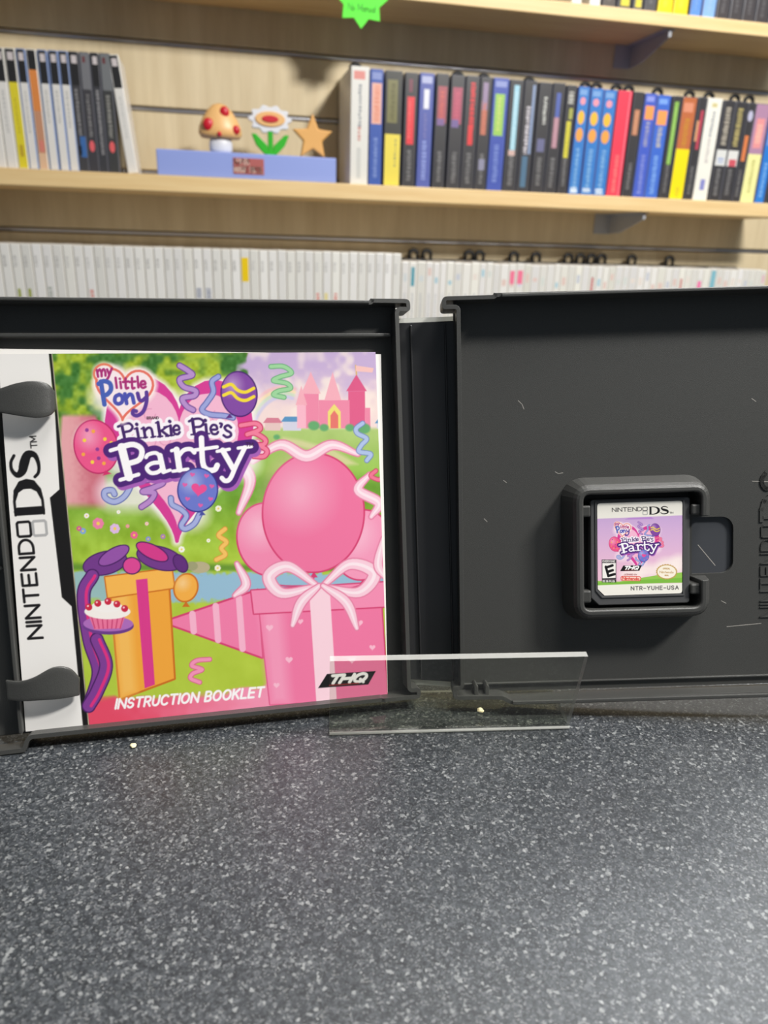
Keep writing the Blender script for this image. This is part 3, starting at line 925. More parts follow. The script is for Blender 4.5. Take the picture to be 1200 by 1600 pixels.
rows += [
    (0.7899, 0.8212, 0.4400, 'plain red game case standing among blue and black ones', (236, 62, 84), [(0.03, 0.4, 0.3, 0.62, (232, 112, 112), T_), (0.0, 1.0, 0.84, 0.92, (240, 120, 136))], 'r'),
    (0.8241, 0.8470, 0.4400, 'black game case with a tan patch beside the red one', DK, [(0.6, 0.84, 0.2, 0.8, (186, 126, 96)), (0.62, 0.82, 0.35, 0.65, (200, 146, 112), T_), gt], 'k'),
    (0.8485, 0.8759, 0.4390, 'royal blue game case with orange top patch, nearer the red case', (68, 92, 190), [(0.93, 0.98, 0.1, 0.8, (140, 150, 220)), (0.76, 0.89, 0.1, 0.9, (240, 154, 84)), (0.5, 0.74, 0.3, 0.7, (150, 150, 180), T_), (0.03, 0.42, 0.3, 0.7, (122, 134, 206), T_)], 'b'),
    (0.8759, 0.9064, 0.4380, 'royal blue game case with orange top patch, beside the green lettering', (62, 104, 198), [(0.92, 0.97, 0.1, 0.8, (120, 160, 230)), (0.72, 0.86, 0.1, 0.9, (242, 156, 86)), (0.5, 0.7, 0.3, 0.7, (172, 170, 172), T_), (0.03, 0.42, 0.3, 0.7, (120, 160, 224), T_)], 'b'),
    (0.9094, 0.9299, 0.4385, 'black game case with long green lettering', DK, [(0.34, 0.95, 0.25, 0.78, (136, 182, 84)), (0.36, 0.9, 0.4, 0.6, (160, 200, 110), T_), gt], 'k'),
    (0.9314, 0.9653, 0.4385, 'orange brown game case with a bright yellow lower half', (186, 104, 62), [(0.52, 0.8, 0.3, 0.7, (190, 132, 50), T_), (0.86, 0.95, 0.1, 0.8, (214, 140, 110)), (0.0, 0.5, 0, 1, (242, 218, 20)), (0.02, 0.12, 0.4, 0.7, (206, 190, 40), T_)], 'k'),
    (0.9668, 0.9862, 0.4400, 'black game case with a dull red title beside the cream one', DK, [(0.5, 0.88, 0.45, 0.9, (178, 66, 84)), (0.58, 0.78, 0.1, 0.45, (206, 150, 110)), gt], 'k'),
    (0.9877, 1.0221, 0.4395, 'cream white game case among dark ones, purple mark low down', (232, 229, 218), [(0.92, 0.96, 0.3, 0.7, (206, 194, 140)), (0.62, 0.88, 0.4, 0.65, (150, 152, 158), T_), (0.36, 0.62, 0.4, 0.65, (196, 188, 184), T_), (0.1, 0.21, 0.35, 0.7, (136, 138, 196))], 'w'),
    (1.0251, 1.0524, 0.4380, 'black game case with pale lettering above a white block, beside cream', DK, [(0.56, 0.94, 0.25, 0.75, (164, 156, 142), T_), (0.36, 0.52, 0.0, 1, (214, 214, 210)), (0.38, 0.44, 0.2, 0.8, (170, 180, 206), T_), gt], 'k'),
    (1.0524, 1.0798, 0.4375, 'black game case with golden lettering above a white and red block', DK, [(0.56, 0.94, 0.25, 0.75, (176, 162, 104), T_), (0.36, 0.52, 0.0, 1, (216, 214, 210)), (0.36, 0.43, 0.2, 0.9, (204, 86, 98)), gt], 'k'),
    (1.0813, 1.0997, 0.4370, 'narrow black game case with a white dot and orange title', DK, [(0.82, 0.93, 0.1, 0.9, (186, 184, 206), 'dot'), (0.42, 0.68, 0.2, 0.8, (214, 124, 74)), gt], 'k'),
    (1.0997, 1.1352, 0.4368, 'mauve game case with a pale yellow lower half', (172, 132, 160), [(0.56, 0.86, 0.2, 0.8, (224, 146, 146)), (0.6, 0.8, 0.3, 0.7, (236, 176, 160), T_), (0.0, 0.5, 0, 1, (232, 228, 158)), (0.1, 0.44, 0.4, 0.6, (190, 186, 110), T_)], 'k'),
    (1.1367, 1.1601, 0.4360, 'bright blue game case beside the mauve and yellow one', (44, 120, 202), [(0.6, 0.97, 0.1, 0.9, (120, 150, 206)), (0.75, 0.9, 0.3, 0.8, (210, 140, 180), T_), gtl((120, 170, 226))], 'b'),
    (1.1616, 1.1898, 0.4360, 'dark game case ending the coloured row', DK, [(0.5, 0.9, 0.3, 0.7, (120, 120, 126), T_), gt], 'k'),
]
BODY = {'w': WHITE_P, 'k': CLEAR_P, 'b': mat('blue_case_sleeve', (96, 112, 180), 0.25), 'r': mat('red_case_sleeve', (226, 90, 110), 0.25)}
for i, (x0, x1, top, lab, base, marks, b) in enumerate(rows):
    game_case('game_case', lab, 'game case', (x0 + x1) / 2, 0.250, x1 - x0 - 0.0008, top - 0.250, 0.132, BODY[b], base, marks, 'coloured game cases on the middle shelf', seed=i)

# the cases with black tops, to the left of the figure stand
G = (196, 194, 190)
blk = [(0.73, 1.0, 0, 1, (38, 37, 38))]
sq = (0.91, 0.975, 0.2, 0.85, (206, 196, 196))
WB = (226, 222, 216)
tops = [
    (-0.3463, -0.3311, 'white game case with black top at the far end, beside a matching one', WB, blk + [sq, (0.3, 0.68, 0.35, 0.65, G, T_)], 'w'),
    (-0.3307, -0.3130, 'white game case with black top, beside the yellow one', WB, blk + [sq, (0.3, 0.66, 0.35, 0.65, G, T_)], 'w'),
    (-0.3128, -0.2954, 'yellow game case with black top and square mark', (222, 206, 50), blk + [sq, (0.1, 0.2, 0.3, 0.7, (190, 160, 50)), (0.3, 0.6, 0.4, 0.6, (196, 176, 40), T_)], 'w'),
    (-0.2950, -0.2799, 'white game case with black top, between the yellow and orange ones', WB, blk + [sq, (0.3, 0.66, 0.35, 0.65, G, T_)], 'bl'),
    (-0.2794, -0.2634, 'orange game case with black top fading to tan below', (196, 142, 110), [(0.5, 0.86, 0, 1, (220, 136, 70)), (0.84, 1, 0, 1, (38, 37, 38)), (0.15, 0.25, 0.2, 0.8, (216, 130, 116)), (0.0, 0.14, 0, 1, (222, 184, 150))], 'w'),
    (-0.2624, -0.2468, 'white game case with black top, just after the orange one', WB, blk + [sq, (0.4, 0.68, 0.3, 0.65, G, T_)], 'bl'),
    (-0.2457, -0.2300, 'white game case with black top, second after the orange one', WB, blk + [sq, (0.4, 0.68, 0.3, 0.65, G, T_)], 'bl'),
    (-0.2300, -0.2143, 'white game case with black top, third after the orange one', WB, blk + [sq, (0.35, 0.68, 0.3, 0.65, G, T_)], 'bl'),
    (-0.2143, -0.1976, 'dark game case with a blue picture low on its spine', (66, 65, 68), blk + [sq, (0.3, 0.7, 0.25, 0.6, (136, 134, 134), T_), (0.12, 0.3, 0.3, 1, (62, 106, 168)), (0.14, 0.22, 0.1, 0.4, (22, 24, 30))], 'k'),
    (-0.1974, -0.1806, 'dark game case with grey top and red dot, beside the blue picture', (64, 62, 66), [(0.7, 1, 0, 1, (118, 118, 122)), (0.92, 0.97, 0.25, 0.55, (110, 50, 54)), (0.3, 0.66, 0.25, 0.65, (124, 122, 122), T_), (0.17, 0.27, 0.1, 0.75, (226, 98, 104), 'dot')], 'k'),
    (-0.1804, -0.1657, 'dark game case with black top between the two red-dotted ones', (60, 60, 64), blk + [sq, (0.15, 0.7, 0.25, 0.7, (140, 138, 140), T_)], 'k'),
    (-0.1655, -0.1470, 'dark game case with grey top and red dot, beside the leaning white one', (62, 62, 62), [(0.7, 1, 0, 1, (116, 118, 120)), (0.92, 0.97, 0.2, 0.5, (104, 48, 52)), (0.3, 0.66, 0.25, 0.65, (140, 138, 132), T_), (0.17, 0.27, 0.15, 0.75, (228, 98, 100), 'dot')], 'k'),
]
BODY['bl'] = mat('pale_blue_case_sleeve', (150, 170, 214), 0.25)
for i, (x0, x1, lab, base, marks, b) in enumerate(tops):
    game_case('game_case', lab, 'game case', (x0 + x1) / 2, 0.250, x1 - x0 - 0.0006, 0.1795 + 0.004 * i / 11, 0.104, BODY[b], base, marks, 'black-topped game cases on the middle shelf', seed=50 + i)
game_case('game_case', 'white game case with black top leaning away from the upright row', 'game case', -0.1262, 0.2512, 0.0165, 0.182, 0.104, WHITE_P, WB, blk + [sq, (0.3, 0.66, 0.35, 0.65, (206, 204, 200), T_)], 'black-topped game cases on the middle shelf', tilt=-0.092, seed=70)

# tall white row, lower shelf
x = -0.3790
n = 43
stick = 25
for i in range(n):
    w = 0.01735
    if i == stick:
        lab = 'tall white game case with the yellow sticker on its spine'
    elif i < stick:
        lab = 'tall white game case, %s before the one with the yellow sticker' % nth(stick - i)
    else:
        lab = 'tall white game case, %s after the one with the yellow sticker' % nth(i - stick)
    rg = random.Random(200 + i)
    g = rg.randint(186, 206)
    v_ = rg.randint(222, 236)
    base = (v_, v_ - 2, v_ - rg.randint(5, 9))
    marks = [(0.80, 0.9, 0.1, 0.5, (g, g - 2, g - 6), T_)]
    if i in (2, 3):
        marks.append((0.52, 0.6, 0.15, 0.5, (156, 164, 60)))
    if i in (5,):
        marks.append((0.5, 0.62, 0.1, 0.6, (176, 180, 172), T_))
    if i in (20, 21):
        marks.append((0.53, 0.63, 0.1, 0.8, (160, 164, 178), T_))
    if i in (9, 33, 35):
        marks.append((0.52, 0.6, 0.2, 0.7, (220, 150, 140), T_))
    if i == 34:
        marks.append((0.52, 0.6, 0.1, 0.6, (226, 212, 150)))
    if i == stick:
        marks.append((0.70, 0.93, 0.0, 0.95, (240, 204, 20)))
    game_case('game_case', lab, 'game case', x + w / 2, -0.061, w - 0.0009, 0.1905 + rg.uniform(-0.0005, 0.0005), 0.135, WHITE_P, base, marks, 'tall white game cases on the lower shelf', y=1.488, seed=200 + i)
    x += w

# slimmer white row beside it
x += 0.0015
PAST = [(222, 140, 160), (120, 178, 196), (200, 190, 214), (196, 204, 190), (216, 168, 150), (170, 176, 190), (228, 208, 190), (190, 200, 200)]
k = 0
while x < 1.19:
    rg = random.Random(400 + k)
    w = rg.uniform(0.0135, 0.0195)
    v_ = rg.randint(216, 234)
    base = (v_, v_ - 3, v_ - rg.randint(6, 14))
    marks = []
    if rg.random() < 0.8:
        c = rg.choice(PAST)
        a = rg.uniform(0.74, 0.86)
        marks.append((a, a + rg.uniform(0.04, 0.1), 0.2, 0.8, tuple(int(v * 0.55 + 228 * 0.45) for v in c)))
    if k in (1,):
        marks.append((0.74, 0.95, 0.2, 0.75, (88, 156, 172)))
    if k in (14, 15):
        marks.append((0.78, 0.93, 0.1, 0.9, (238, 120, 150)))
    if k in (25, 38):
        marks.append((0.7, 0.88, 0.3, 0.7, (196, 110, 110)))
    if k == 41:
        marks.append((0.72, 0.86, 0.1, 0.9, (240, 120, 170)))
    if k == 43:
        marks.append((0.7, 0.98, 0.1, 0.9, (130, 184, 198)))
    marks.append((0.2, 0.66, 0.35, 0.65, (190, 190, 190), T_))
    h = 0.1765 + rg.uniform(-0.0012, 0.0012)
    game_case('game_case', 'slim white game case, %s along the lower row counted from the taller white cases' % nth(k + 1), 'game case', x + w / 2, -0.061, w - 0.0006, h, 0.110, WHITE_P, base, marks, 'slim white game cases on the lower shelf', y=1.4895, seed=400 + k)
    x += w
    k += 1

# cases whose feet show on the top shelf
UP = [
    (0.6729, 0.6935, 'white game case on the top shelf, farther from the brown one', (230, 226, 216), 'w'),
    (0.7090, 0.7311, 'white game case on the top shelf beside a brown one', (230, 228, 220), 'w'),
    (0.7351, 0.7626, 'brown black game case on the top shelf beside a white one', (74, 66, 60), 'k'),
    (0.7653, 0.7944, 'black game case with a yellow mark low on its spine', (62, 60, 58), 'k'),
    (0.7971, 0.8185, 'grey black game case on the top shelf, after the yellow mark', (90, 88, 88), 'k'),
    (0.8211, 0.8467, 'grey black game case on the top shelf, before the yellow pair', (76, 75, 78), 'k'),
    (0.8494, 0.8807, 'yellow game case on the top shelf, beside the grey black one', (246, 222, 20), 'y'),
    (0.8821, 0.9136, 'yellow game case on the top shelf, beside the blue one', (238, 214, 30), 'y'),
    (0.9178, 0.9427, 'blue game case on the top shelf beside the yellow pair', (92, 140, 210), 'b'),
    (0.9441, 0.9735, 'pale blue game case on the top shelf beside the blue one', (132, 172, 220), 'b'),
    (0.9749, 1.0031, 'dark game case on the top shelf, first after the pale blue one', (66, 62, 64), 'k'),
    (1.0045, 1.0316, 'dark game case on the top shelf, second after the pale blue one', (66, 62, 64), 'k'),
    (1.0330, 1.0603, 'dark game case on the top shelf, third after the pale blue one', (66, 62, 64), 'k'),
    (1.0617, 1.0906, 'dark game case on the top shelf, fourth after the pale blue one', (66, 62, 64), 'k'),
    (1.0921, 1.1213, 'dark game case on the top shelf, fifth after the pale blue one', (66, 62, 64), 'k'),
]
BODY['y'] = mat('yellow_case_sleeve', (240, 220, 60), 0.25)
for i, (x0, x1, lab, base, b) in enumerate(UP):
    mk = [(0.06, 0.4, 0.3, 0.65, tuple(min(255, int(v * 0.8 + 40)) for v in base), T_)]
    if 'yellow mark' in lab:
        mk.append((0.03, 0.1, 0.2, 0.9, (214, 200, 60)))
    game_case('game_case', lab, 'game case', (x0 + x1) / 2, 0.571, x1 - x0 - 0.001, 0.19, 0.132, BODY[b], base, mk, 'game cases on the top shelf', seed=600 + i)

# black loop tabs standing up behind the rows
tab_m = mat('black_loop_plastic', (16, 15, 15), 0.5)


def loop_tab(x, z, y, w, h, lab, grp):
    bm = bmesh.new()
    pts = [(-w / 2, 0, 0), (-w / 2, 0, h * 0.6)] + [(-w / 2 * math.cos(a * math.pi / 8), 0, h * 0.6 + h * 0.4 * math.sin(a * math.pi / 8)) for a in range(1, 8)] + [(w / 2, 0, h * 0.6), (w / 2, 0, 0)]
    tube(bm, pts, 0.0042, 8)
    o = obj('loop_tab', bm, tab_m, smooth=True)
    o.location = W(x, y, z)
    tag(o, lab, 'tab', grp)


bs = obj('shade_strip', box(0.39, 1.21, 1.603, 1.611, -0.061, 0.1185), tab_m, bevel=0.001)  # black box put in to draw the shaded gap between cases and wall
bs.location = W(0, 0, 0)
tag(bs, 'black strip added for the dark shade behind the slim white cases', 'strip')
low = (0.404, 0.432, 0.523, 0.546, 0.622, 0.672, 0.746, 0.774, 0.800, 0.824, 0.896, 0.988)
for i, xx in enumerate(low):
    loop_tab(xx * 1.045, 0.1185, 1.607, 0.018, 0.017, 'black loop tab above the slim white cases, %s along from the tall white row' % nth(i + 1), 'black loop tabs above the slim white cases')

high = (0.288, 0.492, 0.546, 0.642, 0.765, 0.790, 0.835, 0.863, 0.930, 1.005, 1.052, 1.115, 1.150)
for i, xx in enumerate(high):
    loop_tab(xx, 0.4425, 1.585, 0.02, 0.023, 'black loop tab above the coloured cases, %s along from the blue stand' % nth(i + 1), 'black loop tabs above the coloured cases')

# ------------------------------------------------------------------ the blue stand and its toy figures
blue_p = mat('periwinkle_plastic', (146, 162, 224), 0.45)
lamp = thing('figure_stand', 'long periwinkle blue stand with a small red title plate', 'figure stand', (0.0755, 1.482, 0.250))
bm = box(-0.1595, 0.1595, 0, 0.062, 0, 0.0425)
obj('stand_body', bm, blue_p, lamp, bevel=0.002)
plate = obj('title_plate', box(-0.0275, 0.0275, -0.0012, 0.0005, 0.008, 0.0345), mat('brick_red_plate', (176, 92, 88), 0.5), lamp, bevel=0.0004)
bm = bmesh.new()


def flat_strokes(bm, lines, r, n0, n1, place):
    """lettering as thin raised bars: each segment a slim box placed by place(x, y, n)"""
    for l in lines:
        for a, b in zip(l[:-1], l[1:]):
            d = Vector((b[0] - a[0], b[1] - a[1]))
            if d.length < 1e-9:
                continue
            d.normalize()
            p = Vector((-d.y, d.x)) * r
            e = d * r
            q = [(a[0] - e.x + p.x, a[1] - e.y + p.y), (a[0] - e.x - p.x, a[1] - e.y - p.y), (b[0] + e.x - p.x, b[1] + e.y - p.y), (b[0] + e.x + p.x, b[1] + e.y + p.y)]
            lo = [bm.verts.new(place(x, y, n0)) for x, y in q]
            hi = [bm.verts.new(place(x, y, n1)) for x, y in q]
            bm.faces.new(lo[::-1]); bm.faces.new(hi)
            for i in range(4):
                bm.faces.new((lo[i], lo[(i + 1) % 4], hi[(i + 1) % 4], hi[i]))


front = lambda x, y, n: (x, -n, y)
for s, zz, hh, xw in (('SUPER', 0.0325, 0.0085, 0.0), ('MARIO BROS.', 0.0205, 0.0095, 0.0)):
    ll, wd_ = letters(s, (0, 0), (1, 0), (0, -1), 0.24)
    sc = min(hh, 0.050 / wd_)
    sx = 0.0265 / wd_ / 1.0 if s == 'SUPER' else 0.050 / wd_
    x_off = -0.0255
    flat_strokes(bm, [[(x_off + a * sx, zz + b * hh) for a, b in l] for l in ll], 0.0007, 0.0012, 0.0016, front)
obj('title_lettering', bm, mat('pale_plate_lettering', (216, 196, 180), 0.5), plate)


def lathe(bm, prof, n=28, sy=1.0):
    rings = [[bm.verts.new((r * math.cos(2 * math.pi * j / n), sy * r * math.sin(2 * math.pi * j / n), z)) for j in range(n)] for r, z in prof]
    for a, b in zip(rings[:-1], rings[1:]):
        for j in range(n):
            bm.faces.new((a[j], a[(j + 1) % n], b[(j + 1) % n], b[j]))
    bm.faces.new(rings[0][::-1]); bm.faces.new(rings[-1])


# plain toadstool
peach = mat('peach_toy_plastic', (238, 186, 120), 0.4)
red_t = mat('red_toy_plastic', (206, 24, 44), 0.4)
wht_t = mat('white_toy_plastic', (228, 228, 232), 0.4)
grn_t = mat('green_toy_plastic', (40, 176, 24), 0.4)
ft = thing('toy_toadstool', 'toy toadstool with red-spotted peach cap on the blue stand', 'toy', (0.0285, 1.515, 0.2925), 'toys on the blue stand')
bm = bmesh.new()
lathe(bm, [(0.017, 0), (0.0205, 0.006), (0.0205, 0.018), (0.017, 0.027)], 24, 0.7)
obj('stem', bm, wht_t, ft, smooth=True)
bm = bmesh.new()
cap = [(0.012, 0.024), (0.034, 0.025), (0.0385, 0.032), (0.037, 0.043), (0.031, 0.056), (0.022, 0.069), (0.012, 0.0785), (0.004, 0.081)]
lathe(bm, cap, 32, 0.55)
capo = obj('cap', bm, peach, ft, smooth=True)
for sx, sz, r in ((-0.0205, 0.045, 0.0095), (0.0085, 0.0665, 0.0085), (0.0275, 0.0385, 0.007), (-0.002, 0.03, 0.004)):
    bm = bmesh.new()
    rr = np.interp(sz, [p[1] for p in cap], [p[0] for p in cap])
    y = -0.55 * math.sqrt(max(rr * rr - sx * sx, 1e-6))
    bmesh.ops.create_uvsphere(bm, u_segments=16, v_segments=10, radius=1)
    for v in bm.verts:
        v.co = Vector((sx + v.co.x * r, y + v.co.y * 0.004, sz + v.co.z * r * 1.1))
    obj('spot', bm, red_t, capo, smooth=True)
# plain flower
ft = thing('toy_flower', 'toy flower with white oval head and green leaves on the blue stand', 'toy', (0.1180, 1.515, 0.2925), 'toys on the blue stand')
bm = bmesh.new()
bx(bm, -0.0045, 0.0045, -0.005, 0.005, 0, 0.042)
obj('stem', bm, grn_t, ft, bevel=0.001)
for s in (-1, 1):
    bm = bmesh.new()
    prism(bm, [(s * 0.003, 0.001), (s * 0.012, 0.004), (s * 0.026, 0.018), (s * 0.034, 0.036), (s * 0.026, 0.036), (s * 0.015, 0.026), (s * 0.006, 0.018)][::s], -0.005, 0.005)
    bmesh.ops.rotate(bm, verts=bm.verts[:], matrix=Matrix.Rotation(math.radians(90), 3, 'X'))
    obj('leaf', bm, grn_t, ft, bevel=0.001)
for nm, rx, rz, y0, m in (('petal_ring', 0.040, 0.0235, 0.006, wht_t), ('disc', 0.027, 0.0125, 0.0085, peach), ('centre', 0.015, 0.0058, 0.0105, red_t)):
    bm = bmesh.new()
    k_ = 0.09 if nm == 'petal_ring' else 0.0
    prism(bm, [(rx * (1 - k_ + k_ * math.cos(a * math.pi / 4)) * math.cos(a * math.pi / 40), 0.0605 + rz * (1 - k_ + k_ * math.cos(a * math.pi / 4)) * math.sin(a * math.pi / 40)) for a in range(80)], -0.006, y0)
    bmesh.ops.rotate(bm, verts=bm.verts[:], matrix=Matrix.Rotation(math.radians(90), 3, 'X'))
    obj(nm, bm, m, ft, bevel=0.001)
# plain star
bm = bmesh.new()
prism(bm, [((0.0395 if i % 2 == 0 else 0.0185) * math.sin(i * math.pi / 5), 0.0395 + (0.0415 if i % 2 == 0 else 0.0185) * math.cos(i * math.pi / 5)) for i in range(10)], -0.006, 0.006)
bmesh.ops.rotate(bm, verts=bm.verts[:], matrix=Matrix.Rotation(math.radians(90), 3, 'X'))
st = obj('toy_star', bm, mat('amber_toy_plastic', (230, 172, 96), 0.4), bevel=0.003)
st.location = W(0.1955, 1.515, 0.2875)
tag(st, 'amber five-pointed toy star on the blue stand', 'toy', 'toys on the blue stand')

# ------------------------------------------------------------------ green starburst tag on the top shelf's edge
bm = bmesh.new()
pts = []
for i in range(16):
    a = math.pi * i / 8 + math.pi
    r = 0.047 if i % 2 == 0 else 0.034
    pts.append((r * math.sin(a), r * math.cos(a)))
prism(bm, pts, 0, 0.0007)
bmesh.ops.rotate(bm, verts=bm.verts[:], matrix=Matrix.Rotation(math.radians(90), 3, 'X'))
sb = obj('starburst_tag', bm, mat('neon_green_card', (92, 244, 52), 0.6), bevel=0.0002)
sb.location = W(0.2765, 1.4748, 0.5455)
tag(sb, 'neon green starburst tag with handwriting, hanging off the top shelf edge', 'price tag')
bm = bmesh.new()
ll, wd_ = letters('No Manual', (0, 0), (1, 0), (0, -1), 0.2, 1.0, 0.15)
k = 0.048 / wd_
flat_strokes(bm, [[(-0.024 + a * k, -0.010 + b * 0.011) for a, b in l] for l in ll], 0.00045, 0.0007, 0.0009, lambda x, y, n: (x, -n, y))
obj('handwriting', bm, mat('dark_green_ink', (22, 92, 20), 0.6), sb)

# ------------------------------------------------------------------ counter
ct = thing('shop_counter', 'dark speckled laminate counter in front of the shelves', 'counter', (0, 0, 0))
obj('worktop', box(-1.1, 1.5, -0.35, 0.62, -0.04, 0), counter_mat(), ct, bevel=0.003)
obj('cabinet_body', box(-1.05, 1.45, -0.28, 0.58, -Z0, -0.0401), mat('dark_cabinet', (60, 60, 62), 0.5), ct, bevel=0.002)

# ------------------------------------------------------------------ clear display stand
acry, acry_e = acrylic_mat('clear_acrylic', 0.0), acrylic_mat('acrylic_cut_edge', 0.32)
SX = Vector((0.99045, -0.13784, 0))                 # along the stand
SN = Vector((-0.13784, -0.99045, 0))                # towards the viewer
S0 = Vector((0.0307, 0.2010, 0))
SWID, TH = 0.0812, 0.0022
stand = thing('display_stand', 'small clear acrylic stand with a low front lip, holding the open case', 'display stand', tuple(S0))
lean = math.radians(13)
a16 = math.radians(16.3)
BACK = 0.0205                                         # depth of the foot plate
prof = [(0.0, 0.0), (0.0335 * math.sin(lean), 0.0335 * math.cos(lean))]
c0 = (math.cos(lean), -math.sin(lean))


def slab(name, p, q, th, parent, up_n, cut=(1, 3)):
    """flat sheet between two profile points (forward, up), thickness towards up_n"""
    bm = bmesh.new()
    P = [p, q, (q[0] + up_n[0] * th, q[1] + up_n[1] * th), (p[0] + up_n[0] * th, p[1] + up_n[1] * th)]
    rows_ = [[bm.verts.new(SX * x + SN * f + Vector((0, 0, u))) for f, u in P] for x in (0, SWID)]
    A_, B_ = rows_
    e1 = bm.faces.new(A_[::-1]); e2 = bm.faces.new(B_)
    fs = [bm.faces.new((A_[i], A_[(i + 1) % 4], B_[(i + 1) % 4], B_[i])) for i in range(4)]
    for f in [e1, e2] + [fs[i] for i in cut]:
        f.material_index = 1
    return obj(name, bm, [acry, acry_e], parent)


slab('front_lip', (0.0, 0.0004), prof[1], TH, stand, (-c0[0], -c0[1]), (1,))
bm = bmesh.new()
tube(bm, [SX * x + SN * 0.0004 + Vector((0, 0, 0.0007)) for x in (0, SWID * 0.5, SWID)], 0.0005, 8)  # pale tube modelled as the highlight along the foot of the lip
obj('bend_highlight', bm, acry_e, stand, smooth=True)
slab('foot_plate', (-TH, 0.0002), (-BACK, 0.0002), TH, stand, (0, 1), ())
slab('back_rest', (-BACK - 0.0005, 0.0012), (-BACK - 0.066 * math.sin(a16), 0.066 * math.cos(a16)), -TH, stand, (math.cos(a16), math.sin(a16)))

# crumbs on the counter
for (cx, cy, s, lab) in ((0.0831, 0.2006, 0.0012, 'cream crumb on the counter behind the clear lip'), (-0.0317, 0.2060, 0.0011, 'cream crumb on the counter under the booklet')):
    bm = bmesh.new()
    bmesh.ops.create_icosphere(bm, subdivisions=2, radius=s)
    rg = random.Random(int(cx * 1e4))
    for v in bm.verts:
        v.co *= rg.uniform(0.7, 1.15)
        v.co.z *= 0.6
        v.co.z += s * 0.5
    o = obj('crumb', bm, mat('cream_crumb', (224, 212, 170), 0.8))
    o.location = W(cx, cy, 0.0026 if cx > 0 else 0.0)
    tag(o, lab, 'crumb')

# ------------------------------------------------------------------ open game case
ML = Matrix(((0.99997975, -0.0015665, -0.00616732), (-0.00547994, 0.28061805, -0.95980388), (0.00323419, 0.95981824, 0.28060378)))
TL = Vector((0.05308669, 0.21328423, 0.00479392))
MR = Matrix(((0.97681719, 0.00253197, -0.21406019), (-0.20638401, 0.27675839, -0.93851502), (0.05686667, 0.9609362, 0.27086491)))
TR = Vector((0.13795469, 0.20538718, 0.05711523))
CASE0 = Vector((0.069, 0.2135, 0.0))


def frame(M, T, base):
    m = M.to_4x4()
    m.translation = T - base
    return m


ML4, MR4 = frame(ML, TL, CASE0), frame(MR, TR, CASE0)
case = thing('open_game_case', 'black game case standing wide open on the counter, leaning on the clear stand', 'game case', tuple(CASE0))
plastic = mat('black_case_moulding', (62, 62, 60), 0.38, var=0.12, vscale=4000, bump=0.35, bscale=5000)
plastic_s = mat('black_case_gloss', (46, 46, 47), 0.25)
mm = 0.001


def M2(pts):
    return [(x * mm, y * mm) for x, y in pts]


def part(name, bm, m, M4, parent=case, bevel=0.0003, smooth=False):
    o = obj(name, bm, m, parent, bevel=bevel, smooth=smooth)
    if parent is case:
        o.matrix_local = M4
    return o


# --- left half (x to the right, y up, z towards the viewer; mm from the booklet's lower right corner)
LP = -3.0                                             # inner face of the left panel
bm = bmesh.new()
bx(bm, -135 * mm, 8.2 * mm, -1.6 * mm, 134.6 * mm, (LP - 1.2) * mm, LP * mm)
cover = part('cover_panel', bm, plastic, ML4)
bm = bmesh.new()
path = fillet([(-136, 134.6), (-2, 134.6), (-2, 135.2), (11.6, 135.2), (11.6, 131.2), (7.6, 131.2), (7.6, 2.4), (11.0, 2.4), (11.0, -1.4), (-3, -1.4), (-3, -1.2), (-115.5, -1.2), (-117, -5.2), (-136, -5.4)], [0, .3, .3, 2.2, 1.2, .8, .8, 1.2, 2.2, .2, .2, 1.2, 1.2, 0], 4)
sweep(bm, M2(path), [(0, -4.4 * mm), (0, 4.0 * mm), (-1.35 * mm, 4.0 * mm), (-1.35 * mm, -4.4 * mm)])
part('cover_rim', bm, plastic, ML4, bevel=0.00025)
bm = bmesh.new()
bx(bm, -136 * mm, -134.6 * mm, -4 * mm, 135 * mm, -4.4 * mm, 4.0 * mm)
part('cover_rim', bm, plastic, ML4)
# raised outer part of the rim (stops short of the hinge)
bm = bmesh.new()
bx(bm, -136 * mm, -2.4 * mm, 133.4 * mm, 134.5 * mm, 3.9 * mm, 4.9 * mm)
part('cover_rim', bm, plastic, ML4)
# ledges the booklet sits between
bm = bmesh.new()
bx(bm, -120 * mm, 5.4 * mm, 123.3 * mm, 124.5 * mm, LP * mm, 0.6 * mm)
part('booklet_ledge', bm, plastic, ML4)
bm = bmesh.new()
v = [(-121.4, 131), (-120.2, 131), (-117.9, 0.2), (-119.1, 0.2)]
prism(bm, M2(v), LP * mm, 2.2 * mm)
part('booklet_ledge', bm, plastic, ML4)
bm = bmesh.new()
bx(bm, -134.8 * mm, -120.4 * mm, 52.0 * mm, 53.0 * mm, LP * mm, 1.0 * mm)
part('booklet_ledge', bm, plastic, ML4)


